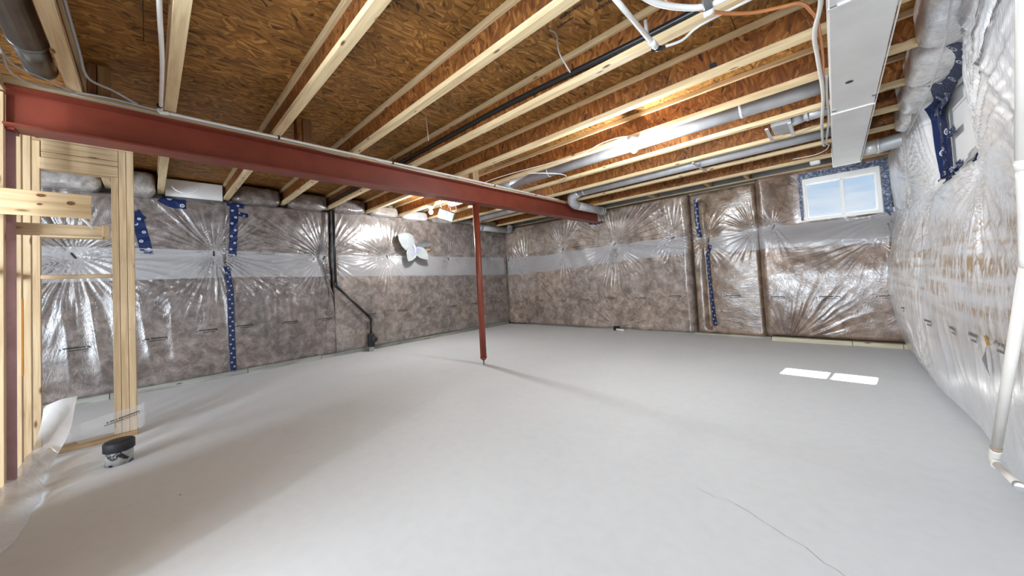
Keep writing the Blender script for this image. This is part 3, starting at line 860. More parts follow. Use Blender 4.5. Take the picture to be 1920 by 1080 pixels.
# crinkled tape round the window opening, under clear film
BF.ribbon('window_tape', [(-0.30, 2.225), (0.53, 2.225)], 0.075, TAPE_PALE, off=0.010, label='crinkled blue tape above the window')
BF.ribbon('window_tape', [(0.50, 2.25), (0.50, 1.60)], 0.075, TAPE_PALE, off=0.012)
BF.ribbon('window_tape', [(-0.295, 2.23), (-0.292, 1.63)], 0.03, TAPE_PALE, off=0.010)
# white returns of the opening
rv = MB()
def ret(u0, z0, u1, z1):
    n = 14
    for i in range(n):
        t0, t1 = i / n, (i + 1) / n
        q = []
        for t in (t0, t1):
            u = u0 + (u1 - u0) * t; z = z0 + (z1 - z0) * t
            d = float(BF.depth(np.array([u]), np.array([z]))[0])
            q.append(((u, YB - d, z), (u, 6.20, z)))
        rv.add([q[0][0], q[0][1], q[1][1], q[1][0]], [(0, 1, 2, 3)], True)
ret(-0.275, 1.60, 0.465, 1.60); ret(0.465, 1.60, 0.465, 2.195); ret(0.465, 2.195, -0.275, 2.195); ret(-0.275, 2.195, -0.275, 1.60)
rv.build('opening_return', plain('white_film_return', (0.85, 0.84, 0.80), 0.35, 0, 0.03, 9, 0.2), BF.root)

# ---- right wall: one long white faced blanket that bulges into the room
def ex_R(U, Z, d):
    d = d + 0.105 * np.sin(np.clip((Z - 0.0) / 1.55, 0, 1) * PI) ** 0.8 * (0.75 + 0.25 * np.sin(U * 1.3 + 0.6))
    # pulled back round the boarded window opening
    win = sm(U, 2.86, 3.08) * sm(-U, -4.22, -3.98) * sm(Z, 1.48, 1.66) * sm(-Z, -2.30, -2.14)
    d = d * (1 - 0.42 * win)
    d = d + 0.05 * np.exp(-((U - 2.45) / 0.4) ** 2) * sm(Z, 1.3, 1.6)
    d = d + 0.05 * np.exp(-((U - 4.75) / 0.35) ** 2) * np.exp(-((Z - 1.85) / 0.35) ** 2)
    return d
RW = Blanket('insulation_blanket', 'white film-wrapped insulation blanket bulging along the whole right wall', 'R',
             0.9, 6.02, 0.01, 2.36, 0.27, BATT_W, [(2.86, 2.26, 0.75, 30, 0.05), (4.12, 1.57, 1.0, 40, 0.06), (2.86, 1.46, 0.8, 34, 0.05), (4.95, 1.75, 0.8, 34, 0.05), (1.9, 1.2, 0.7, 30, 0.02), (4.6, 0.10, 0.9, 20, 0.0, 0.6), (5.3, 1.5, 0.7, 26, 0.03)], 61,
             edge=(0.0, 0.06), extra=ex_R, hole=(3.06, 3.98, 1.66, 2.14), res=0.011, top=0.12, drape=0.012, pinch=0.0)
for (u, z) in ((3.95, 0.56), (3.30, 0.60), (2.85, 0.63), (2.42, 0.66), (5.0, 0.55)): RW.label_print(u, z, 0.15, 0.05, flip=-1, mat=INK_FAINT)
for (u, z) in ((2.35, 2.02), (2.32, 1.90)): RW.label_print(u, z, 0.24, 0.06, slope=0.7, flip=-1, mat=INK_FAINT)
tr = MB()
RW.ribbon('window_tape', [(4.02, 2.16), (4.04, 1.62)], 0.14, TAPE, off=0.012, label='wide blue tape down the left side of the boarded window')
RW.ribbon('window_tape', [(3.87, 2.10), (3.90, 1.58)], 0.085, TAPE, off=0.055)
RW.ribbon('window_tape', [(4.10, 2.12), (3.70, 2.20), (3.10, 2.22)], 0.12, TAPE_C, off=0.014, label='crinkled shiny blue tape over the boarded window')
RW.ribbon('window_tape', [(4.02, 2.10), (3.55, 2.075)], 0.05, TAPE, off=0.05)
RW.ribbon('window_tape', [(3.84, 1.88), (3.62, 1.875)], 0.05, TAPE, off=0.03)
RW.ribbon('window_tape', [(4.05, 1.60), (3.70, 1.66)], 0.05, TAPE, off=0.012)
RW.ribbon('window_tape', [(3.02, 1.68), (3.0, 1.54)], 0.07, TAPE, off=0.012)
RW.ribbon('window_tape', [(3.05, 2.17), (3.04, 1.98)], 0.03, TAPE, off=0.012)
for pth in ([(3.055, 1.60), (3.055, 2.19)], [(3.0, 2.15), (3.60, 2.15)], [(3.55, 1.65), (3.03, 1.65)]):
    RW.ribbon('film_lip', pth, 0.06, BATT_S, off=0.012)
# tear low in the film
q = RW.pts(np.array(2.60), np.array(0.62), RW.depth(np.array([2.60]), np.array([0.62]))[0] + 0.004)
MB().add([(q[0], q[1] - 0.06, q[2] + 0.03), (q[0] - 0.006, q[1] - 0.01, q[2] + 0.012), (q[0], q[1] + 0.06, q[2] + 0.05), (q[0] - 0.004, q[1] + 0.02, q[2] + 0.055)], [(0, 1, 2, 3)]).build('tear', TORN, RW.root, 'torn slit showing yellow foam')
MB().add([(q[0] - 0.004, q[1] - 0.03, q[2] + 0.02), (q[0] - 0.03, q[1] - 0.05, q[2] - 0.04), (q[0] - 0.012, q[1] - 0.045, q[2] - 0.12), (q[0] - 0.008, q[1] - 0.005, q[2] - 0.09), (q[0] - 0.004, q[1] + 0.02, q[2] + 0.0)], [(0, 1, 4), (1, 2, 3), (1, 3, 4)]).build('torn_flap', plain('grey_film_flap', (0.35, 0.34, 0.33), 0.3, 0, 0.1, 10, 0.1), RW.root)

# window boarded with white foam on the right wall
w2 = thing('window_2', None, None, (0.70, 3.55, 1.63)); w2['kind'] = 'structure'
MB().box((0.655, 3.0, 1.60), (0.70, 4.12, 2.22)).build('foam_board', FOAMW, w2)
MB().box((0.645, 3.30, 1.62), (0.656, 3.312, 2.18)).build('board_joint', plain('joint_grey', (0.5, 0.5, 0.5), 0.6), w2)
MB().box((0.65, 3.0, 1.60), (0.66, 3.29, 2.22)).build('foam_board', FOAMW, w2)

# ================================================================== JOISTS
ord_ = ['first', 'second', 'third', 'fourth', 'fifth', 'sixth', 'seventh', 'eighth', 'ninth', 'tenth', 'eleventh', 'twelfth', 'thirteenth']
JY = [-0.90, -0.285, 0.117, 0.727, 1.350, 1.960, 2.565, 3.165, 3.800, 4.390, 4.985, 5.660]
JLAB = {
    0: 'I-joist at the far left beyond the round duct, mostly in shadow',
    1: 'I-joist right of the dark round duct at the top left corner',
    2: 'I-joist with the white pipe beside it, pointing almost straight at the camera',
    3: 'wide-looking I-joist crossing the top edge left of centre, third sharp one from the left',
    4: 'I-joist reaching the top edge just right of centre, left of the black pipe',
    5: 'I-joist whose web carries the long black pipe',
    6: 'I-joist between the black pipe joist and the lit yellow bay',
    7: 'I-joist that the glowing bare bulb hangs from',
    8: 'I-joist directly right of the big upper round duct',
    9: 'I-joist between the register boot and the lower long duct',
    10: 'I-joist just beyond the lower long duct, before the last one',
    11: 'last I-joist, closest to the back wall'}
FW, FH = 0.058, 0.038
for i, y in enumerate(JY):
    xa, xb = (-5.86, 0.74)
    t = thing('floor_joist', JLAB[i], 'joist', ((xa + xb) / 2, y, ZJ), 'floor joists under the deck')
    MB().box((xa, y - FW / 2, ZJ), (xb, y + FW / 2, ZJ + FH), 0.002).build('bottom_flange', FLANGE, t)
    MB().box((xa, y - FW / 2, ZD - FH), (xb, y + FW / 2, ZD - 0.0005), 0.002).build('top_flange', FLANGE, t)
    w = MB()
    xcuts = [xa] + [c + random.uniform(-0.1, 0.1) for c in (-4.4, -2.1, -0.45)] + [xb]
    for a, c in zip(xcuts[:-1], xcuts[1:]): w.box((a + 0.0015, y - 0.006, ZJ + FH - 0.001), (c - 0.0015, y + 0.006, ZD - FH + 0.001))
    w.build('web', OSB_WEB, t)
    if i == 6:
        MB().tube([(-0.50, y - 0.010, ZJ + 0.062), (-0.50, y + 0.010, ZJ + 0.062)], 0.022, 14).build('knockout', BLACKM, t)

def block(name, label, cat, a, c, mat, bev=0.002, group=None):
    o = MB().box(a, c, bev).build(name, mat)
    return tag(o, label, cat, group)
block('squash_block', 'dark brown squash block on the beam between two left joists', 'wood block', (-3.345, 0.885, 2.3115), (-3.255, 0.925, ZD), OSB_WEB)
block('squash_block', 'lighter brown squash block beside the dark one on the beam', 'wood block', (-3.345, 0.93, 2.3115), (-3.255, 1.00, ZD), wood('brown_block', 'z', (0.16, 0.07, 0.03), (0.24, 0.12, 0.05)))
block('squash_block', 'pine squash block on the beam near the middle column', 'wood block', (-3.34, 2.83, 2.3115), (-3.255, 2.93, ZD), WOOD_Z)
block('squash_block', 'brown squash block on the beam beside the leftmost clear joist', 'wood block', (-3.34, -0.245, 2.3115), (-3.262, -0.205, ZD), wood('brown_block2', 'z', (0.20, 0.08, 0.03), (0.30, 0.15, 0.06)))
block('squash_block', 'orange-brown squash block, second beside the leftmost clear joist', 'wood block', (-3.34, -0.20, 2.3115), (-3.262, -0.15, ZD), wood('brown_block3', 'z', (0.28, 0.15, 0.06), (0.42, 0.26, 0.11)))
for k, (x, lab) in enumerate(((-4.25, 'pine blocking above the back wall left of the beam elbow'), (-3.45, 'pine blocking above the back wall by the round duct elbow'),
                              (-2.2, 'pine blocking above the widest back wall blanket'), (-1.35, 'pine blocking above the narrow tan blanket'), (-0.85, 'pine blocking left of the window blanket'))):
    block('blocking', lab, 'wood block', (x - 0.02, 5.69, ZJ + 0.002), (x + 0.02, 6.19, ZJ + 0.085), WOOD_Y, group='blocking beside the back wall')
block('sill_plate', 'pine plate along the top of the back wall behind the last joist', 'plate', (-5.85, 6.02, ZJ - 0.01), (0.7, 6.19, ZJ + 0.002), WOOD_X)

# film bags stuffed between the joist ends
def bag(label, x0, x1, y0, y1, z0, z1, mat, seed, group, round_=0.5):
    """soft pillow: rounded box with wrinkled skin"""
    n = 26; m = 18
    th = np.linspace(0, 2 * PI, n * 2 + 1); ph = np.linspace(-PI / 2, PI / 2, m)
    T, Pp = np.meshgrid(th, ph, indexing='ij')
    e = 0.45
    sg = lambda a: np.sign(a) * np.abs(a) ** e
    X = sg(np.cos(Pp)) * sg(np.cos(T)); Y = sg(np.cos(Pp)) * sg(np.sin(T)); Z = sg(np.sin(Pp))
    w = Waves(seed, 12, 7, 7); w2 = Waves(seed + 5, 14, 16, 10)
    k = 1 + 0.05 * w(X * 2 + Z, Y * 2 - Z) + 0.035 * w2(X + Y, Z - X)
    k = np.where(np.abs(T - 2 * PI) < 1e-6, 1 + 0.05 * w(X * 2 + Z, Y * 2 - Z) + 0.035 * w2(X + Y, Z - X), k)
    c = np.array([(x0 + x1) / 2, (y0 + y1) / 2, (z0 + z1) / 2]); h = np.array([(x1 - x0) / 2, (y1 - y0) / 2, (z1 - z0) / 2])
    P = c + np.stack([X * h[0], Y * h[1], Z * h[2]], -1) * k[..., None] * 0.96
    o = grid_mesh('insulation_bag', P, mat)
    return tag(o, label, 'insulation', group)
SILV = film_over('batt_grey_bag', [(0.20, 0.19, 0.18), (0.30, 0.285, 0.27), (0.42, 0.41, 0.40), (0.52, 0.515, 0.51)], streak=(1, 1, 1))
bag('grey insulation bag between joist ends seen through the framed opening', -5.87, -5.56, -0.86, -0.32, 2.22, 2.50, SILV, 2, 'bags between the left joist ends')
bag('crumpled grey insulation bag above the tape behind the triple stud', -5.86, -5.52, -0.22, 0.08, 2.22, 2.50, SILV, 1, 'bags between the left joist ends')
MB().box((-5.87, 0.155, 2.29), (-5.80, 0.69, 2.50), 0.004).build('foam_panel', FOAMW)
tag(bpy.data.objects['foam_panel'], 'bare pale foam panel between the two left joist ends above the first tape', 'panel')
for k, (a, c, lab) in enumerate(((0.765, 1.31, 'brown insulation bag between joist ends right of the white foam panel'), (1.39, 1.92, 'brown insulation bag between joist ends left of the black pipe'),
                                 (2.0, 2.52, 'brown insulation bag between joist ends just right of the black pipe'))):
    bag(lab, -5.87, -5.60, a, c, 2.25, 2.50, BATT_L, 20 + k, 'bags between the left joist ends')
bag('pale crumpled insulation bag between joist ends above the butterfly', -5.87, -5.62, 2.60, 3.12, 2.26, 2.45, SILV, 30, 'bags between the left joist ends')
bag('flat pale insulation bag behind the far bulb', -5.87, -5.66, 3.21, 3.76, 2.26, 2.44, BATT_S, 31, 'bags between the left joist ends')
bag('flat grey insulation bag right of the hanging white box', -5.87, -5.68, 3.84, 4.35, 2.26, 2.44, SILV, 32, 'bags between the left joist ends')
bag('grey insulation bag in the bay nearest the far corner', -5.87, -5.68, 5.04, 5.62, 2.26, 2.42, SILV, 34, 'bags between the left joist ends')
for k, (a, c, x0, lab) in enumerate(((2.36, 2.54, 0.42, 'large white insulation bag at the top right by the hanging cord'), (2.60, 3.13, 0.40, 'white insulation bag between joist ends above the boarded window, nearer one'),
                                     (3.20, 3.76, 0.42, 'white insulation bag between joist ends above the boarded window, farther one'),
                                     (3.84, 4.36, 0.44, 'white insulation bag above the crinkled tape corner'), (4.43, 4.94, 0.47, 'white insulation bag just before the flexible duct'))):
    bag(lab, x0, 0.80, a, c, 2.20, 2.50, BATT_S, 40 + k, 'white bags between the right joist ends')

# ================================================================== STEEL
bt = thing('steel_beam', 'long red-primed steel I-beam crossing under the joists', 'beam', (-3.30, 2.7, 2.045))
y0, y1 = -0.53, 5.99
MB().box((-3.375, y0, 2.045), (-3.215, y1, 2.057)).build('bottom_flange', STEEL_RED, bt)
MB().box((-3.375, y0, 2.258), (-3.215, y1, 2.270)).build('top_flange', STEEL_RED, bt)
MB().box((-3.299, y0, 2.056), (-3.291, y1, 2.259)).build('web', STEEL_RED, bt)
npl = thing('nailing_plate', 'pine nailing board lying along the top of the steel beam', 'plate', (-3.31, 2.7, 2.27))
for a, c in ((-0.53, 1.9), (1.902, 4.3), (4.302, 5.98)):
    MB().box((-3.372, a, 2.2705), (-3.218, c, 2.3095), 0.002).build('board', WOOD_Y, npl)

ct = thing('steel_column', 'slim red steel post standing free in the middle of the floor', 'column', (-3.318, 2.905, 0))
MB().lathe([(0.040, 0.085), (0.040, 2.035)], (-3.318, 2.905, 0), n=24).build('post', STEEL_RED, ct)
MB().lathe([(0.022, 0.055), (0.030, 0.062), (0.042, 0.078), (0.042, 0.092)], (-3.318, 2.905, 0), n=24).build('collar', STEEL_RED, ct)
MB().lathe([(0.011, 0.0), (0.011, 0.02), (0.013, 0.022), (0.011, 0.024), (0.011, 0.060)], (-3.318, 2.905, 0), n=14).build('screw_jack', DARKM, ct)
MB().box((-3.375, 2.85, 2.035), (-3.262, 2.96, 2.045)).build('cap_plate', STEEL_RED, ct)
c2 = thing('steel_column', 'faded pinkish steel post under the left end of the beam', 'column', (-3.33, -0.575, 0))
MB().lathe([(0.042, 0.0), (0.042, 2.035)], (-3.345, -0.548, 0), n=22).build('post', STEEL_PINK, c2)
MB().box((-3.39, -0.60, 2.035), (-3.27, -0.50, 2.0445)).build('cap_plate', STEEL_RED, c2)

# ================================================================== STUD FRAMING AT LEFT
def stud(label, x0, x1, ya, yb, z0, z1, mat=None, name='stud', cat='stud', group=None):
    o = MB().box((x0, ya, z0), (x1, yb, z1), 0.0025).build(name, mat or WOOD_Z)
    return tag(o, label, cat, group)
G1 = 'studs of the left partition'
stud('nearest pine stud at the left edge of the picture', -3.295, -3.257, -0.62, -0.531, 0.038, 2.235, group=G1)
stud('pine stud just right of the pinkish steel post', -3.65, -3.612, -0.617, -0.528, 0.038, 2.235, group=G1)
stud('third pine stud, one of a pair left of the opening', -3.90, -3.862, -0.617, -0.528, 0.038, 2.235, group=G1)
stud('pine stud on the left side of the narrow framed opening', -4.14, -4.102, -0.617, -0.522, 0.038, 2.235, group=G1)
G2 = 'triple stud right of the framed opening'
stud('left member of the triple stud beside the framed opening', -4.15, -4.062, -0.188, -0.150, 0.038, 2.025, group=G2)
stud('middle member of the triple stud beside the framed opening', -4.15, -4.061, -0.148, -0.110, 0.038, 2.235, group=G2)
stud('right member of the triple stud, nearest the open floor', -4.15, -4.060, -0.108, -0.070, 0.038, 2.235, group=G2)
stud('wide pine header board above the framed opening', -4.10, -4.062, -0.512, -0.150, 2.152, 2.235, WOOD_Y, 'header_board', 'header')
stud('lower pine header board with a thin gap over it', -4.15, -4.062, -0.512, -0.150, 2.112, 2.149, WOOD_Y, 'header_board', 'header')
stud('lowest pine board across the head of the framed opening', -4.15, -4.064, -0.520, -0.150, 2.028, 2.110, WOOD_Y, 'header_board', 'header')
stud('thin pine crosspiece halfway up the framed opening', -4.13, -4.09, -0.520, -0.190, 1.237, 1.266, WOOD_Y, 'crosspiece', 'board')
stud('short level pine blocking between the left studs', -3.99, -3.20, -0.60, -0.565, 1.225, 1.262, WOOD_X, 'blocking', 'wood block')
stud('pine top plate over the narrow framed opening', -4.152, -4.062, -0.62, -0.07, 2.236, 2.272, WOOD_Y, 'top_plate', 'plate')
stud('pine top plate over the left partition', -4.06, -3.40, -0.62, -0.53, 2.236, 2.272, WOOD_X, 'top_plate', 'plate')
stud('doubled pine plate end above the nearest left stud', -3.24, -2.6, -0.62, -0.525, 2.237, 2.300, WOOD_X, 'top_plate', 'plate')
stud('pine floor plate across the bottom of the framed opening', -4.155, -4.055, -0.50, -0.066, 0.0, 0.038, wood('stained_plate', 'y', (0.30, 0.18, 0.09), (0.48, 0.33, 0.19)), 'floor_plate', 'plate')
stud('pine floor plate under the left partition studs', -4.055, -2.2, -0.617, -0.526, 0.0, 0.038, WOOD_X, 'floor_plate', 'plate')
# sheathed length of the partition just outside the frame (it casts the long floor shade)
stud('sheathing panel on the partition outside the left edge of the picture', -3.02, -1.79, -0.60, -0.58, 0.04, 2.30, OSB_WEB, 'sheathing_panel', 'panel')

nb = thing('projecting_board', 'knotty pine board with a sawn end sticking out level from the left edge', 'board', (-3.2, -0.40, 1.548))
MB().box((-3.207, -0.90, 1.548), (-3.2, -0.225, 1.690), 0.002).build('board', wood('knotty_pine', 'y', (0.55, 0.37, 0.19), (0.76, 0.57, 0.33)), nb)
for (y, z, r1, r2) in ((-0.302, 1.633, 0.015, 0.012), (-0.405, 1.665, 0.016, 0.009), (-0.41, 1.615, 0.009, 0.006)):
    poly = [(r1 * math.cos(a * PI / 7), r2 * math.sin(a * PI / 7)) for a in range(14)]
    MB().prism(poly, 0, 0.0015, Matrix(((0, 0, 1), (1, 0, 0), (0, 1, 0))), (-3.2, y, z)).build('knot', plain('pine_knot', (0.20, 0.09, 0.035), 0.6, 0, 0.4, 60, 0.1), nb)
b2 = thing('bracket_box', 'low pine box bracket with end block seen below the projecting board', 'board', (-3.36, -0.28, 1.447))
MB().box((-3.39, -0.53, 1.462), (-3.375, -0.19, 1.533), 0.002).build('back_board', WOOD_Y, b2)
MB().box((-3.39, -0.425, 1.447), (-3.33, -0.19, 1.460), 0.002).build('bottom_board', WOOD_Y, b2)
MB().box((-3.375, -0.192, 1.449), (-3.335, -0.162, 1.536), 0.002).build('end_block', WOOD_Z, b2)
o = MB().tube([(-3.244, -0.275, 1.575), (-3.30, -0.222, 1.500)], 0.0075, 10).build('white_rod', WHITEP)
tag(o, 'short white plastic rod hanging at a slant under the projecting board', 'rod')
o = MB().box((-3.614, -0.5265, 0.63), (-3.648, -0.5278, 1.1)).build('orange_strap', ORANGE)
o.data.transform(Matrix.Identity(4))
tag(o, 'thin orange line down the edge of the second left stud', 'strap')

# loose poly sheet along the floor plate
def cloth(name, label, rows, mat, seed, nsub=8, amp=0.02):
    """surface lofted through rows of control points, crumpled"""
    R = np.array(rows, float)            # (r, c, 3)
    def up(A, n, ax):
        A = np.moveaxis(A, ax, 0); k = len(A)
        t = np.linspace(0, k - 1, (k - 1) * n + 1); i = np.clip(t.astype(int), 0, k - 2); f = t - i
        g = lambda j: A[np.clip(j, 0, k - 1)]
        f = f.reshape(-1, *([1] * (A.ndim - 1)))
        p0, p1, p2, p3 = g(i - 1), g(i), g(i + 1), g(i + 2)
        o = 0.5 * (2 * p1 + (p2 - p0) * f + (2 * p0 - 5 * p1 + 4 * p2 - p3) * f * f + (3 * p1 - p0 - 3 * p2 + p3) * f ** 3)
        return np.moveaxis(o, 0, ax)
    P = up(up(R, nsub, 0), nsub, 1)
    w = Waves(seed, 16, 32, 32); w2 = Waves(seed + 3, 16, 32, 32); w3 = Waves(seed + 4, 16, 26, 26)
    S = P[..., 0] + P[..., 2]; T = P[..., 1]
    P = P + amp * np.stack([w(S, T), w2(S, T), w3(S, T)], -1)
    P[..., 2] = np.maximum(P[..., 2], 0.004)
    o = grid_mesh(name, P, mat)
    return tag(o, label, 'plastic sheet')
FILM2 = sheet('crumpled_floor_film', (0.84, 0.85, 0.86), 0.74, 0.2, 0.35, 9)
cloth('plastic_sheet', 'crumpled clear plastic sheet trailing along the left floor plate', [
    [(-4.12, -0.52, 0.34), (-4.10, -0.44, 0.37), (-4.08, -0.36, 0.375)],
    [(-4.02, -0.52, 0.22), (-4.00, -0.45, 0.22), (-4.00, -0.385, 0.20)],
    [(-3.92, -0.53, 0.13), (-3.90, -0.48, 0.10), (-3.88, -0.44, 0.03)],
    [(-3.70, -0.53, 0.11), (-3.66, -0.49, 0.08), (-3.62, -0.46, 0.008)],
    [(-3.42, -0.53, 0.12), (-3.38, -0.47, 0.08), (-3.36, -0.42, 0.008)],
    [(-3.18, -0.54, 0.12), (-3.12, -0.46, 0.07), (-3.06, -0.41, 0.008)],
    [(-2.90, -0.54, 0.10), (-2.84, -0.48, 0.05), (-2.76, -0.43, 0.006)],
    [(-2.60, -0.54, 0.10), (-2.55, -0.49, 0.04), (-2.50, -0.45, 0.006)]], FILM2, 5, 7, 0.014)
fs = cloth('plastic_sheet', 'clear plastic sheet wrapped over the foot of the triple stud', [
    [(-4.035, -0.40, 0.16), (-4.035, -0.38, 0.10), (-4.03, -0.36, 0.045)],
    [(-4.035, -0.30, 0.19), (-4.035, -0.29, 0.12), (-4.03, -0.28, 0.045)],
    [(-4.04, -0.18, 0.215), (-4.04, -0.18, 0.13), (-4.03, -0.18, 0.05)],
    [(-4.04, -0.08, 0.225), (-4.04, -0.08, 0.14), (-4.03, -0.08, 0.05)],
    [(-4.06, -0.02, 0.25), (-4.05, -0.02, 0.15), (-4.04, -0.03, 0.06)],
    [(-4.14, -0.03, 0.22), (-4.13, -0.03, 0.14), (-4.12, -0.03, 0.06)]], FILM_T, 15, 7, 0.004)
mk = MB()
rr = random.Random(4)
y = -0.235
while y < -0.06:
    w_ = rr.uniform(0.003, 0.006)
    for z0_, h_ in ((0.142 + (y + 0.235) * 0.22, 0.010), (0.128 + (y + 0.235) * 0.22, 0.006)):
        if rr.random() > 0.12: mk.add([(-4.026, y, z0_), (-4.026, y + w_, z0_), (-4.026, y + w_, z0_ + h_), (-4.026, y, z0_ + h_)], [(0, 1, 2, 3)])
    y += w_ + 0.0018
mko = mk.build('printed_mark', INK, fs, kind='stuff')

# floor drain stub with cap
ds = thing('pipe_stub', 'short grey pipe stub with a black cap standing on the floor at left', 'pipe stub', (-3.475, -0.142, 0))
STUB = N and nodes_of('smeared_grey_pipe')
m_, nt, b = STUB
v = objcoord(nt, rand=False)
n = N(nt, 'ShaderNodeTexNoise', Scale=24.0, Detail=4.0, Distortion=1.0)
L(nt, v, n.inputs['Vector'])
L(nt, ramp(nt, n.outputs['Fac'], [(0.40, (0.015, 0.015, 0.017)), (0.46, (0.36, 0.36, 0.36)), (0.7, (0.48, 0.48, 0.47))]), b.inputs['Base Color'])
b.inputs['Roughness'].default_value = 0.5
MB().lathe([(0.064, 0.0), (0.064, 0.095)], (-3.475, -0.142, 0), n=28).build('pipe', m_, ds)
MB().lathe([(0.068, 0.085), (0.072, 0.088), (0.072, 0.138), (0.064, 0.146), (0.030, 0.149), (0.0, 0.15)], (-3.475, -0.142, 0), n=28).build('cap', BLACKM, ds)
o = MB().box((-3.09, 6.03 - 0.10, 0), (-3.00, 6.02, 0.075), 0.008).build('floor_cleanout', BLACKP)
o.data.transform(Matrix.Identity(4))
tag(o, 'small black drain cap at the foot of the back wall', 'cap')
o = MB().tube([(-3.01, 5.90, 0.028), (-2.86, 5.90, 0.022)], 0.02, 12).build('white_stub', WHITEP)
tag(o, 'short white pipe piece lying beside the black drain cap', 'pipe stub')

# ================================================================== BLACK DRAIN PIPE
bp = thing('drain_pipe', 'black drain pipe running down the left wall with a slanted jog', 'pipe', (-5.66, 2.5, 0.1))
xp = -5.655
MB().tube([(xp, 2.000, 2.28), (xp, 2.0, 1.14)], 0.019, 14).build('upper_pipe', BLACKP, bp)
MB().tube(arc_pts([(xp, 2.0, 1.16), (xp, 2.006, 1.10), (xp, 2.05, 1.05)], 8), 0.024, 14).build('elbow', BLACKP, bp)
MB().tube([(xp, 2.03, 1.07), (xp, 2.51, 0.56)], 0.019, 14).build('slanted_pipe', BLACKP, bp)
MB().tube(arc_pts([(xp, 2.49, 0.575), (xp, 2.525, 0.53), (xp, 2.525, 0.47)], 8), 0.024, 14).build('elbow', BLACKP, bp)
MB().tube([(xp, 2.525, 0.50), (xp, 2.522, 0.27)], 0.019, 14).build('lower_pipe', BLACKP, bp)
MB().box((xp - 0.05, 2.475, 0.07), (xp + 0.045, 2.565, 0.285), 0.012).build('valve_body', BLACKM, bp)
MB().lathe([(0.052, 0.0), (0.056, 0.012), (0.05, 0.03), (0.0, 0.034)], (xp + 0.04, 2.545, 0.19), RY(PI / 2), 12).build('cover', BLACKM, bp)
MB().lathe([(0.036, 0.0), (0.036, 0.08)], (xp, 2.52, 0), n=16).build('foot', plain('cement_smear', (0.45, 0.45, 0.42), 0.9, 0, 0.4, 30, 0.4), bp)
o = MB().tube(arc_pts([(0.2, 1.93, 2.36), (-0.725, 1.93, 2.366), (-1.72, 1.93, 2.405), (-2.64, 1.93, 2.408), (-4.5, 1.93, 2.40), (-5.62, 1.93, 2.39)], 20), 0.019, 12).build('drain_pipe', BLACKP)
tag(o, 'long black pipe laid in the joist bay above the beam', 'pipe')

# ================================================================== DUCTS
TD = thing('trunk_duct', 'white sheet metal trunk duct running under the joists toward the window', 'duct', (0.15, 3.4, 2.10))
secs = [(0.2, 1.96), (1.963, 3.37), (3.373, 5.25)]
for a, c in secs: MB().box((0.045, a, 2.10), (0.255, c, 2.305), 0.003).build('duct_section', GALV_W, TD)
for yj in (3.372, 1.962):
    MB().box((0.040, yj - 0.012, 2.093), (0.262, yj + 0.012, 2.103), 0.003).box((0.256, yj - 0.012, 2.10), (0.262, yj + 0.012, 2.30), 0.002).build('drive_cleat', GALV_W, TD)
for (x, y) in ((0.058, 3.30), (0.247, 3.20), (0.06, 1.97)):
    MB().box((x - 0.012, y - 0.02, 2.094), (x + 0.012, y + 0.004, 2.1005), 0.001).build('clip', DARKM, TD)
MB().lathe([(0.018, 0), (0.017, 0.002), (0.0, 0.0025)], (0.125, 2.842, 2.0975), n=16).build('screw_hole', plain('dark_hole', (0.05, 0.05, 0.05), 0.9), TD)
MB().box((0.041, 5.245, 2.097), (0.259, 5.255, 2.31), 0.001).build('end_cap', GALV_W, TD)
MB().box((0.259, 1.5, 2.096), (0.263, 5.25, 2.106)).build('seam', GALV_W, TD)

def duct(label, parts_, rootloc):
    t = thing('round_duct', label, 'duct', rootloc)
    for nm, fn in parts_: fn(t, nm)
    return t
def run(pts, r, n=22, mat=GALV):
    return lambda t, nm: MB().tube(pts, r, n).build(nm, mat, t)
def ringband(p, d, r, mat=GALV):
    d = Vector(d).normalized()
    return lambda t, nm: MB().tube([Vector(p) - d * 0.012, Vector(p) - d * 0.004, Vector(p) + d * 0.004, Vector(p) + d * 0.012], [r * 1.01, r * 1.06, r * 1.06, r * 1.01], 22).build(nm, mat, t)
def elbow(c, a0, a1, R, r, plane, segs=5, mat=GALV):
    """gored elbow in the x-y plane"""
    pts = []
    for k in range(segs * 2 + 1):
        a = a0 + (a1 - a0) * k / (segs * 2)
        pts.append((c[0] + R * math.cos(a), c[1] + R * math.sin(a), c[2]))
    return lambda t, nm: MB().tube(pts, r, 22, True, None, 0.012).build(nm, mat, t)
duct('upper round silver duct lying in the joist bay behind the near bulb',
     [('pipe', run([(0.10, 3.49, 2.385), (-3.2, 3.49, 2.385)], 0.068)), ('pipe', run([(-3.19, 3.49, 2.385), (-4.60, 3.49, 2.385)], 0.068)),
      ('joint_band', ringband((-2.55, 3.49, 2.385), (1, 0, 0), 0.068)), ('joint_band', ringband((-0.5, 3.49, 2.385), (1, 0, 0), 0.068))], (-1.5, 3.49, 2.31))
duct('lower long silver duct ending in an elbow by the beam end',
     [('pipe', run([(0.10, 4.72, 2.375), (-2.93, 4.72, 2.375)], 0.066)),
      ('joint_band', ringband((-2.80, 4.72, 2.375), (1, 0, 0), 0.066)),
      ('elbow', lambda t, nm: MB().tube(arc_pts([(-2.90, 4.72, 2.372), (-3.03, 4.73, 2.33), (-3.075, 4.80, 2.255), (-3.085, 4.93, 2.225)], 12), 0.072, 22, True, None, 0.015).build(nm, GALV, t)),
      ('outlet', run([(-3.085, 4.90, 2.225), (-3.085, 5.86, 2.225)], 0.067)),
      ('joint_band', ringband((-3.085, 5.72, 2.225), (0, 1, 0), 0.069)), ('joint_band', ringband((-3.085, 5.80, 2.225), (0, 1, 0), 0.069))], (-2.0, 4.72, 2.31))
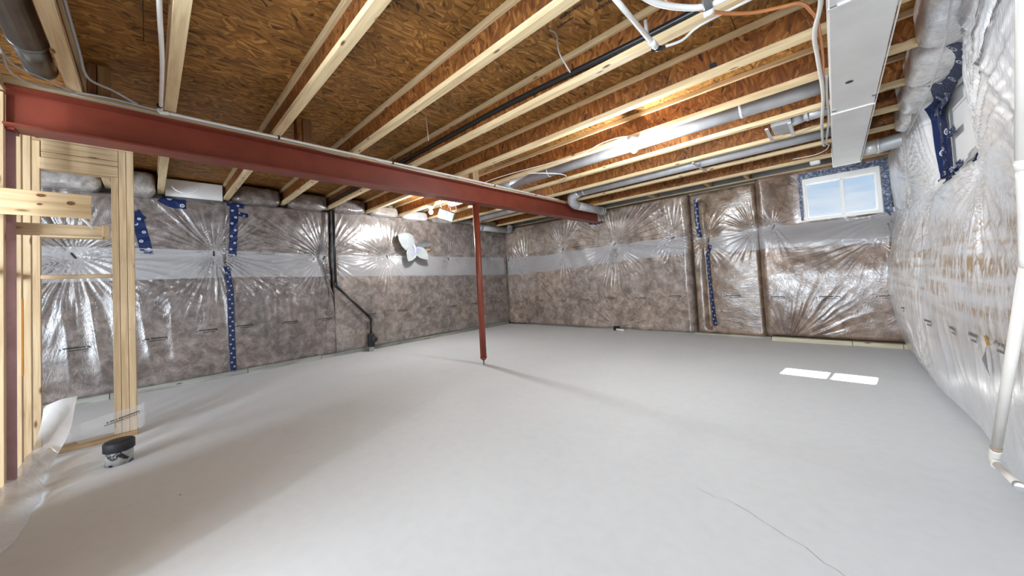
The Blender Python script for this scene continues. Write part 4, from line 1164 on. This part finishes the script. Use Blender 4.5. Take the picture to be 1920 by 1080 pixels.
duct('far round duct with an elbow behind the column near the corner',
     [('pipe', run([(-3.42, 4.70, 2.375), (-5.28, 4.70, 2.345)], 0.066)),
      ('elbow', lambda t, nm: MB().tube(arc_pts([(-5.26, 4.70, 2.345), (-5.39, 4.71, 2.30), (-5.44, 4.78, 2.22), (-5.45, 4.90, 2.185)], 12), 0.072, 22, True, None, 0.015).build(nm, GALV, t)),
      ('outlet', run([(-5.45, 4.86, 2.185), (-5.45, 5.68, 2.18)], 0.062)),
      ('elbow', lambda t, nm: MB().tube(arc_pts([(-5.45, 5.66, 2.18), (-5.45, 5.76, 2.20), (-5.46, 5.80, 2.29)], 8), 0.066, 20, True, None, 0.015).build(nm, GALV, t))], (-4.6, 4.8, 2.31))
duct('short round takeoff duct from the trunk to the right wall',
     [('pipe', run([(0.25, 5.08, 2.19), (0.40, 5.08, 2.19)], 0.070, mat=GALV_W)), ('joint_band', ringband((0.38, 5.08, 2.19), (1, 0, 0), 0.071, GALV_W)),
      ('flexible_hose', lambda t, nm: MB().tube([(0.39 + 0.012 * k, 5.08 - 0.002 * k, 2.19 + 0.001 * k) for k in range(20)], 0.068, 22, True, None, 0.03).build(nm, GALV, t))], (0.4, 5.08, 2.19))
duct('dark round duct in the joist bay at the top left corner',
     [('pipe', run([(-1.2, -0.41, 2.42), (-2.95, -0.41, 2.42)], 0.066, mat=DARKM)), ('joint_band', ringband((-2.94, -0.41, 2.42), (1, 0, 0), 0.066, DARKM)),
      ('pipe', run([(-2.94, -0.41, 2.42), (-3.28, -0.41, 2.42)], 0.060, mat=DARKM)), ('joint_band', ringband((-3.26, -0.41, 2.42), (1, 0, 0), 0.060, DARKM))], (-2.5, -0.53, 2.31))
rbt = thing('register_boot', 'silver register boot with flanges in the bay left of the trunk duct', 'duct', (-0.30, 4.1, 2.31))
MB().box((-0.36, 4.0, 2.33), (-0.21, 4.30, 2.46), 0.004).build('box', GALV, rbt)
MB().box((-0.40, 3.93, 2.298), (-0.375, 4.36, 2.3095)).box((-0.235, 3.93, 2.298), (-0.21, 4.36, 2.3095)).build('flange', GALV_W, rbt)
MB().tube([(-0.22, 4.10, 2.39), (-0.13, 4.10, 2.385)], [0.075, 0.055], 20).build('reducer', GALV, rbt)
MB().tube([(-0.14, 4.10, 2.385), (0.12, 4.10, 2.385)], 0.052, 20).build('pipe', GALV, rbt)
MB().tube([(-0.11, 4.10, 2.385), (-0.095, 4.10, 2.385)], 0.057, 20).build('joint_band', GALV, rbt)
for (x, lab) in ((-1.15, 'thin white metal strap under the lower long duct'),):
    o = MB().box((x - 0.012, 4.42, 2.302), (x + 0.012, 5.0, 2.309)).build('duct_strap', GALV_W)
    tag(o, lab, 'strap')
o = MB().tube(arc_pts([(-2.60, 3.12, 2.305), (-2.45, 3.30, 2.30), (-2.35, 3.50, 2.295), (-2.42, 3.66, 2.30), (-2.6, 3.78, 2.305)], 20), 0.006, 8).build('duct_strap', GALV_W)
tag(o, 'curved pale strap holding the upper round duct near the beam', 'strap')

# ================================================================== LAMPS
GLOW = bpy.data.materials.new('lit_bulb'); GLOW.use_nodes = True
g = GLOW.node_tree; g.nodes.clear()
go = g.nodes.new('ShaderNodeOutputMaterial'); ge = g.nodes.new('ShaderNodeEmission')
ge.inputs[0].default_value = (1.0, 0.95, 0.86, 1); ge.inputs[1].default_value = 9
g.links.new(ge.outputs[0], go.inputs[0])
def lamp(label, x, y, power, r=0.034, col=(0.93, 0.97, 1.0), soft=0.055):
    t = thing('bare_bulb_lamp', label, 'lamp', (x, y, ZJ))
    MB().lathe([(0.052, -0.034), (0.055, -0.03), (0.055, -0.002)], (x, y, ZJ), n=8).build('ceiling_box', GALV, t)
    MB().lathe([(0.030, -0.062), (0.046, -0.050), (0.056, -0.036), (0.056, -0.034)], (x, y, ZJ), n=22).build('lamp_holder', WHITEP, t)
    z = ZJ - 0.062
    b_ = MB().lathe([(0.0, -0.098), (0.014, -0.094), (0.027, -0.081), (r, -0.062), (0.031, -0.042), (0.018, -0.018), (0.014, -0.004), (0.014, 0.0)], (x, y, z), n=22).build('bulb', GLOW, t)
    b_.visible_shadow = True
    ld = bpy.data.lights.new('bulb_light', 'POINT'); ld.energy = power; ld.color = col; ld.shadow_soft_size = soft
    lo = bpy.data.objects.new('bulb_light', ld); lo.location = (0, 0, -0.062 - 0.175); lo.parent = t
    COL.objects.link(lo)
    return t
lamp('lit bare bulb in a porcelain holder under the joist in front of the round duct', -1.29, 3.10, BULB_W)
lamp('lit bare bulb beyond the beam above the butterfly', -4.62, 3.10, BULB_W * 1.15)
lamp('lit bare bulb outside the picture behind the camera', -0.95, -2.7, REAR_BULB_W, soft=0.08)

# white box hanging with its wires
wbx = thing('chime_box', 'white plastic box with a grille hanging crooked from wires beside the far bulb', 'electrical box', (-4.62, 3.40, 2.17))
Rr = RZ(-0.45) @ RX(-0.30) @ RY(0.25)
c0 = Vector((-4.62, 3.40, 2.175))
BOXP = plain('toned_down_plastic', (0.30, 0.30, 0.30), 0.5, 0, 0.06, 12, 0.02)  # case colour darkened against glare from the nearby bulb
MB().obox(c0, (0.05, 0.27, 0.16), Rr, 0.02).build('case', BOXP, wbx)
MB().obox(c0 + Rr @ Vector((0.027, 0.0, 0)), (0.006, 0.23, 0.125), Rr, 0.003).build('cover_rim', plain('grey_seam', (0.17, 0.17, 0.17), 0.5), wbx)
MB().obox(c0 + Rr @ Vector((0.031, -0.045, 0.0)), (0.006, 0.09, 0.09), Rr, 0.002).build('display', plain('pale_grey_lcd', (0.09, 0.10, 0.10), 0.3), wbx)
for r_ in range(3):
    for c_ in range(4):
        MB().obox(c0 + Rr @ Vector((0.032, 0.03 + 0.022 * c_, 0.03 - 0.028 * r_)), (0.004, 0.013, 0.016), Rr, 0.001).build('louvre', BOXP, wbx)
for (dy, sy) in ((-0.09, -0.05), (-0.02, 0.03), (0.05, -0.02), (0.11, 0.04)):
    p = c0 + Rr @ Vector((0, dy, 0.075))
    MB().tube(arc_pts([p, p + Vector((0.01, sy, 0.06)), p + Vector((0, sy * 0.3, 0.17))], 8), 0.003, 6).build('wire', GREYCAB, wbx)

# ================================================================== BUTTERFLY
bf = thing('butterfly_ornament', 'white and lilac butterfly ornament hung on the left wall film', 'ornament', (-5.60, 3.42, 1.68))
Rw = Matrix(((0, 0, 1), (1, 0, 0), (0, 1, 0)))     # local x -> world y, local y -> world z, local z -> world x
def wing(cy, cz, a, L_, W_, tilt, fold=0.0, seed=0, x=-5.60):
    """petal shaped wing, thin plate, scalloped rim; root at (cy, cz), pointing along angle a"""
    n = 15; m = 7
    r = random.Random(seed)
    vs = []
    for side in (0, 1):
        for i in range(n):
            t = i / (n - 1)
            w_ = W_ * (math.sin(PI * min(t, 0.999) ** 0.75) ** 0.62) * (1 + 0.03 * math.sin(t * 24)) if 0 < t < 1 else 0.012
            for j in range(m):
                s_ = -1 + 2 * j / (m - 1)
                px = L_ * (t + (0.04 * (1 - s_ * s_)) * (t > 0.8)); py = w_ * s_
                h = 0.03 * t + 0.02 * s_ * s_ * math.sin(PI * t) + tilt * t
                ca, sa = math.cos(a), math.sin(a)
                py2 = py * math.cos(fold); h2 = h + py * math.sin(fold)
                vs.append((x + h2 + (0.004 if side else 0), cy + px * ca - py2 * sa, cz + px * sa + py2 * ca))
    fs_ = []
    k = n * m
    for i in range(n - 1):
        for j in range(m - 1):
            q = i * m + j
            fs_.append((q, q + 1, q + m + 1, q + m)); fs_.append((k + q, k + q + m, k + q + m + 1, k + q + 1))
    for i in range(n - 1):
        for j in (0, m - 1):
            q = i * m + j
            fs_.append((q, q + m, k + q + m, k + q))
    return MB().add(vs, fs_, True)
ws = []
ws.append(wing(3.42, 1.72, math.radians(150), 0.37, 0.155, 0.02, 0, 1).build('wing', BUTTER, bf))
ws.append(wing(3.44, 1.725, math.radians(8), 0.32, 0.10, 0.05, 1.05, 2).build('wing', BUTTER, bf, 'upper right wing folded edge-on'))
ws.append(wing(3.40, 1.69, math.radians(243), 0.27, 0.105, 0.02, 0, 3).build('wing', BUTTER, bf))
ws.append(wing(3.45, 1.69, math.radians(318), 0.30, 0.105, 0.03, 0, 4).build('wing', BUTTER, bf))
MB().tube([(-5.575, 3.40, 1.76), (-5.565, 3.415, 1.72), (-5.57, 3.43, 1.64), (-5.575, 3.44, 1.52)], [0.012, 0.022, 0.016, 0.006], 10).build('body', plain('lilac_body', (0.62, 0.60, 0.76), 0.5), bf)
for (a_, l_) in ((235, 0.16), (250, 0.17), (268, 0.15), (305, 0.16), (322, 0.18), (340, 0.16)):
    a_ = math.radians(a_)
    MB().tube([(-5.558, 3.42, 1.70), (-5.553, 3.42 + 0.5 * l_ * math.cos(a_), 1.70 + 0.5 * l_ * math.sin(a_)), (-5.556, 3.42 + l_ * math.cos(a_), 1.70 + l_ * math.sin(a_))], [0.005, 0.004, 0.0015], 6).build('wing_vein', LILAC, bf)
for s_ in (-1, 1):
    MB().tube(arc_pts([(-5.56, 3.41, 1.75), (-5.53, 3.41 + 0.03 * s_, 1.80), (-5.53, 3.41 + 0.06 * s_, 1.83)], 8), 0.002, 6).build('antenna', LILAC, bf)
MB().add([(-5.70, 3.62, 1.74), (-5.66, 3.84, 1.69), (-5.70, 3.68, 1.60), (-5.69, 3.60, 1.66)], [(0, 1, 2, 3)]).build('backing_card', CARDB, bf, 'brown triangle of card behind the wing')

bf.location.y -= 0.07; bf.location.z += 0.035

# ================================================================== PIPES AND CABLES AT THE CEILING
def cable(name, label, ctrl, r, mat, cat='cable', n=40, sides=8, group=None):
    o = MB().tube(arc_pts(ctrl, n), r, sides).build(name, mat)
    return tag(o, label, cat, group)
WP = thing('water_pipe', 'white plastic pipe dropping beside the joist and running along the beam', 'pipe', (-3.23, 2.0, 2.30))
MB().tube(arc_pts([(-1.2, 0.05, 2.33), (-1.9, 0.045, 2.33), (-2.5, 0.065, 2.30), (-3.0, 0.07, 2.30), (-3.20, 0.072, 2.30)], 24), 0.010, 10).build('drop', WHITEP, WP)
MB().tube([(-3.21, 0.06, 2.312), (-3.202, 0.075, 2.290), (-3.202, 0.11, 2.296)], 0.013, 10).build('elbow', WHITEP, WP)
MB().tube(arc_pts([(-3.202, 0.10, 2.297), (-3.203, 1.4, 2.300), (-3.203, 2.6, 2.304), (-3.203, 4.1, 2.300), (-3.203, 4.6, 2.302)], 24), 0.011, 10).build('long_run', WHITEP, WP)
for y in (0.74, 1.72, 3.15, 4.0): MB().tube([(-3.203, y - 0.006, 2.301), (-3.203, y + 0.006, 2.301)], 0.017, 8).build('pipe_clip', BLACKP, WP)
MB().tube([(-3.12, 0.066, 2.30), (-3.11, 0.066, 2.30)], 0.016, 8).build('pipe_clip', BLACKP, WP)
cable('cable', 'grey cable sagging along the red beam below the white pipe', [(-3.207, -0.30, 2.285), (-3.208, 0.3, 2.282), (-3.207, 0.85, 2.278), (-3.203, 1.1, 2.262), (-3.207, 1.3, 2.262)], 0.0035, GREYCAB)
cable('cable', 'pale cable on the beam face near the middle of its run', [(-3.207, 1.55, 2.290), (-3.203, 1.9, 2.270), (-3.203, 2.3, 2.266), (-3.207, 2.5, 2.275)], 0.0035, WHITEP)
cable('cable', 'pale cable on the beam face above the free post', [(-3.207, 2.55, 2.285), (-3.202, 3.0, 2.264), (-3.203, 3.6, 2.270), (-3.207, 4.2, 2.28)], 0.0035, WHITEP)
cable('cable', 'pair of grey cables looping down onto the left end of the beam', [(-2.95, -0.49, 2.34), (-2.98, -0.47, 2.25), (-3.12, -0.42, 2.26), (-3.22, -0.30, 2.30)], 0.005, GREYCAB)
cable('cable', 'second grey cable looping beside the first at the beam end', [(-2.93, -0.50, 2.36), (-2.99, -0.46, 2.29), (-3.12, -0.37, 2.30), (-3.22, -0.29, 2.30)], 0.004, GREYCAB)
cable('cable', 'thick grey cable curving from the left joist down to the beam', [(-2.2, -0.24, 2.40), (-2.8, -0.235, 2.38), (-3.02, -0.22, 2.33), (-3.12, -0.13, 2.33), (-3.20, -0.03, 2.31)], 0.007, GREYCAB)
cable('cable', 'thin grey cable lying on the nailing board at left', [(-3.23, -0.34, 2.306), (-3.202, -0.15, 2.310), (-3.207, 0.06, 2.303)], 0.006, GREYCAB)
cable('lamp_cable', 'thin pale cable running from the near bulb back to the beam', [(-1.33, 3.13, 2.33), (-1.42, 3.10, 2.345), (-1.60, 3.06, 2.33), (-1.9, 3.10, 2.30), (-2.4, 3.09, 2.33), (-2.9, 3.02, 2.33), (-3.23, 2.98, 2.315)], 0.005, WHITEP)
cable('hanging_wire', 'grey wire hanging in a loop from the deck near the top middle', [(-1.15, 1.66, 2.525), (-1.13, 1.70, 2.50), (-1.13, 1.72, 2.40), (-1.10, 1.78, 2.29)], 0.005, GREYCAB)
cable('hanging_wire', 'short thin wire hanging between the joists over the beam', [(-2.48, 1.66, 2.50), (-2.5, 1.68, 2.40), (-2.52, 1.70, 2.30)], 0.0035, GREYCAB)
cable('hanging_wire', 'white wire loop hanging in front of the foam panel', [(-5.55, 0.20, 2.36), (-5.55, 0.24, 2.31), (-5.55, 0.32, 2.29), (-5.55, 0.40, 2.32), (-5.55, 0.44, 2.37)], 0.007, WHITEP)
cable('cord', 'thin dark cord slung along the top of the right wall', [(0.40, 2.0, 2.12), (0.43, 2.35, 2.14), (0.455, 2.75, 2.07), (0.47, 3.3, 2.03), (0.49, 4.0, 2.06), (0.50, 4.4, 2.08)], 0.0035, GREYCAB)
PX = thing('water_line', 'white water pipe with a black valve dropping below the joists near the top', 'pipe', (-0.60, 1.75, 2.2))
MB().tube([(-0.60, 1.20, 2.20), (-0.60, 1.76, 2.20)], 0.012, 10).build('pipe', WHITEP, PX)
MB().tube([(-0.60, 1.74, 2.20), (-0.60, 1.80, 2.20)], 0.017, 10).build('fitting', WHITEP, PX)
MB().tube([(-0.615, 1.80, 2.195), (-0.575, 1.85, 2.205)], 0.013, 10).build('valve', BLACKP, PX)
MB().tube([(-0.61, 1.72, 2.20), (-0.61, 1.715, 2.30)], 0.010, 8).build('bracket', GREYCAB, PX)
MB().tube(arc_pts([(-0.58, 1.84, 2.205), (-0.50, 1.90, 2.23), (-0.42, 1.93, 2.28), (-0.2, 1.94, 2.29)], 12), 0.007, 8).build('branch', WHITEP, PX)
cable('water_line', 'white pipe bowing across under the top edge beside the valve', [(-0.55, 1.30, 2.22), (-0.50, 1.48, 2.2), (-0.42, 1.62, 2.2), (-0.33, 1.70, 2.20), (-0.2, 1.74, 2.22)], 0.013, WHITEP, 'pipe', 30, 12)
VT = thing('drop_fitting', 'dark metal tube with a white rim poking down at the top edge', 'pipe', (-0.33, 1.70, 2.2))
MB().tube([(-0.335, 1.70, 2.18), (-0.33, 1.60, 2.30)], 0.019, 14).build('tube', DARKM, VT)
MB().tube([(-0.336, 1.712, 2.166), (-0.335, 1.698, 2.182)], 0.022, 14).build('rim', WHITEP, VT)
cable('copper_tube', 'orange copper tube curving over to the trunk duct', [(-0.47, 1.55, 2.24), (-0.453, 1.688, 2.27), (-0.33, 1.90, 2.275), (-0.22, 2.03, 2.28), (-0.12, 2.10, 2.285), (-0.045, 2.143, 2.285), (-0.01, 2.25, 2.285), (0.012, 2.40, 2.285), (0.022, 2.85, 2.285), (0.012, 3.3, 2.285), (0.02, 3.7, 2.285)], 0.008, COPPER, 'pipe', 60, 10)
PXG = 'white flexible pipes along the trunk duct'
cable('flexible_pipe', 'thicker white flexible pipe along the left side of the trunk duct', [(0.022, 1.9, 2.295), (0.028, 2.20, 2.285), (-0.005, 2.48, 2.28), (0.0, 2.8, 2.275), (0.010, 3.4, 2.27), (-0.012, 4.1, 2.265), (-0.018, 4.75, 2.26), (-0.005, 4.95, 2.285)], 0.011, IVORY, 'pipe', 60, 12, PXG)
cable('flexible_pipe', 'thinner white flexible pipe curling at its lower end beside the trunk duct', [(0.034, 3.1, 2.285), (0.030, 3.5, 2.275), (0.034, 4.0, 2.268), (0.012, 4.6, 2.265), (0.010, 4.85, 2.275), (0.03, 4.98, 2.295)], 0.009, IVORY, 'pipe', 50, 10, PXG)
cable('cable', 'thin white cable drooping in the bay left of the trunk duct end', [(0.03, 4.95, 2.29), (0.0, 5.2, 2.30), (-0.10, 5.35, 2.305), (-0.3, 5.40, 2.32)], 0.005, WHITEP)
o = MB().box((-0.16, 5.63, 2.262), (-0.06, 5.72, 2.308), 0.012).build('junction_cover', WHITEP)
tag(o, 'small white junction cover under the last joist near the window', 'electrical box')
cable('cable', 'black cable drooping under the far duct to the corner', [(-5.35, 4.9, 2.10), (-5.45, 5.2, 2.03), (-5.5, 5.55, 2.02), (-5.55, 5.8, 2.05)], 0.005, BLACKP)

# central vacuum pipe in front of the right wall
VP = thing('vacuum_pipe', 'ivory plastic pipe leaning down the right wall to a floor level elbow', 'pipe', (0.38, 2.12, 0.25))
X_ = 0.38
MB().tube([(X_, 1.34, 2.20), (X_, 1.612, 1.285)], 0.0135, 18).build('upper_pipe', IVORY, VP)
MB().tube([(X_, 1.609, 1.295), (X_, 1.616, 1.268)], 0.0155, 18).build('coupling', IVORY, VP)
MB().tube(arc_pts([(X_, 1.615, 1.272), (X_, 1.635, 1.14), (X_, 1.661, 1.007)], 10) , 0.013, 18).build('middle_pipe', IVORY, VP)
MB().tube([(X_, 1.661, 1.007), (X_, 2.120, 0.333)], 0.0132, 18).build('lower_pipe', IVORY, VP)
MB().tube([(X_, 2.113, 0.343), (X_, 2.120, 0.333)], 0.0142, 18).build('coupling_ring', CARDB, VP)
MB().tube(arc_pts([(X_, 2.119, 0.334), (X_, 2.150, 0.290), (X_, 2.125, 0.268)], 8), 0.0145, 18).build('elbow', IVORY, VP)
MB().tube([(X_, 2.14, 0.272), (X_, 1.90, 0.300)], 0.0115, 18).build('outlet', IVORY, VP)
MB().tube([(X_, 1.915, 0.298), (X_, 1.90, 0.300)], 0.0135, 18).build('outlet_ring', plain('grey_ring', (0.25, 0.25, 0.25), 0.5), VP)
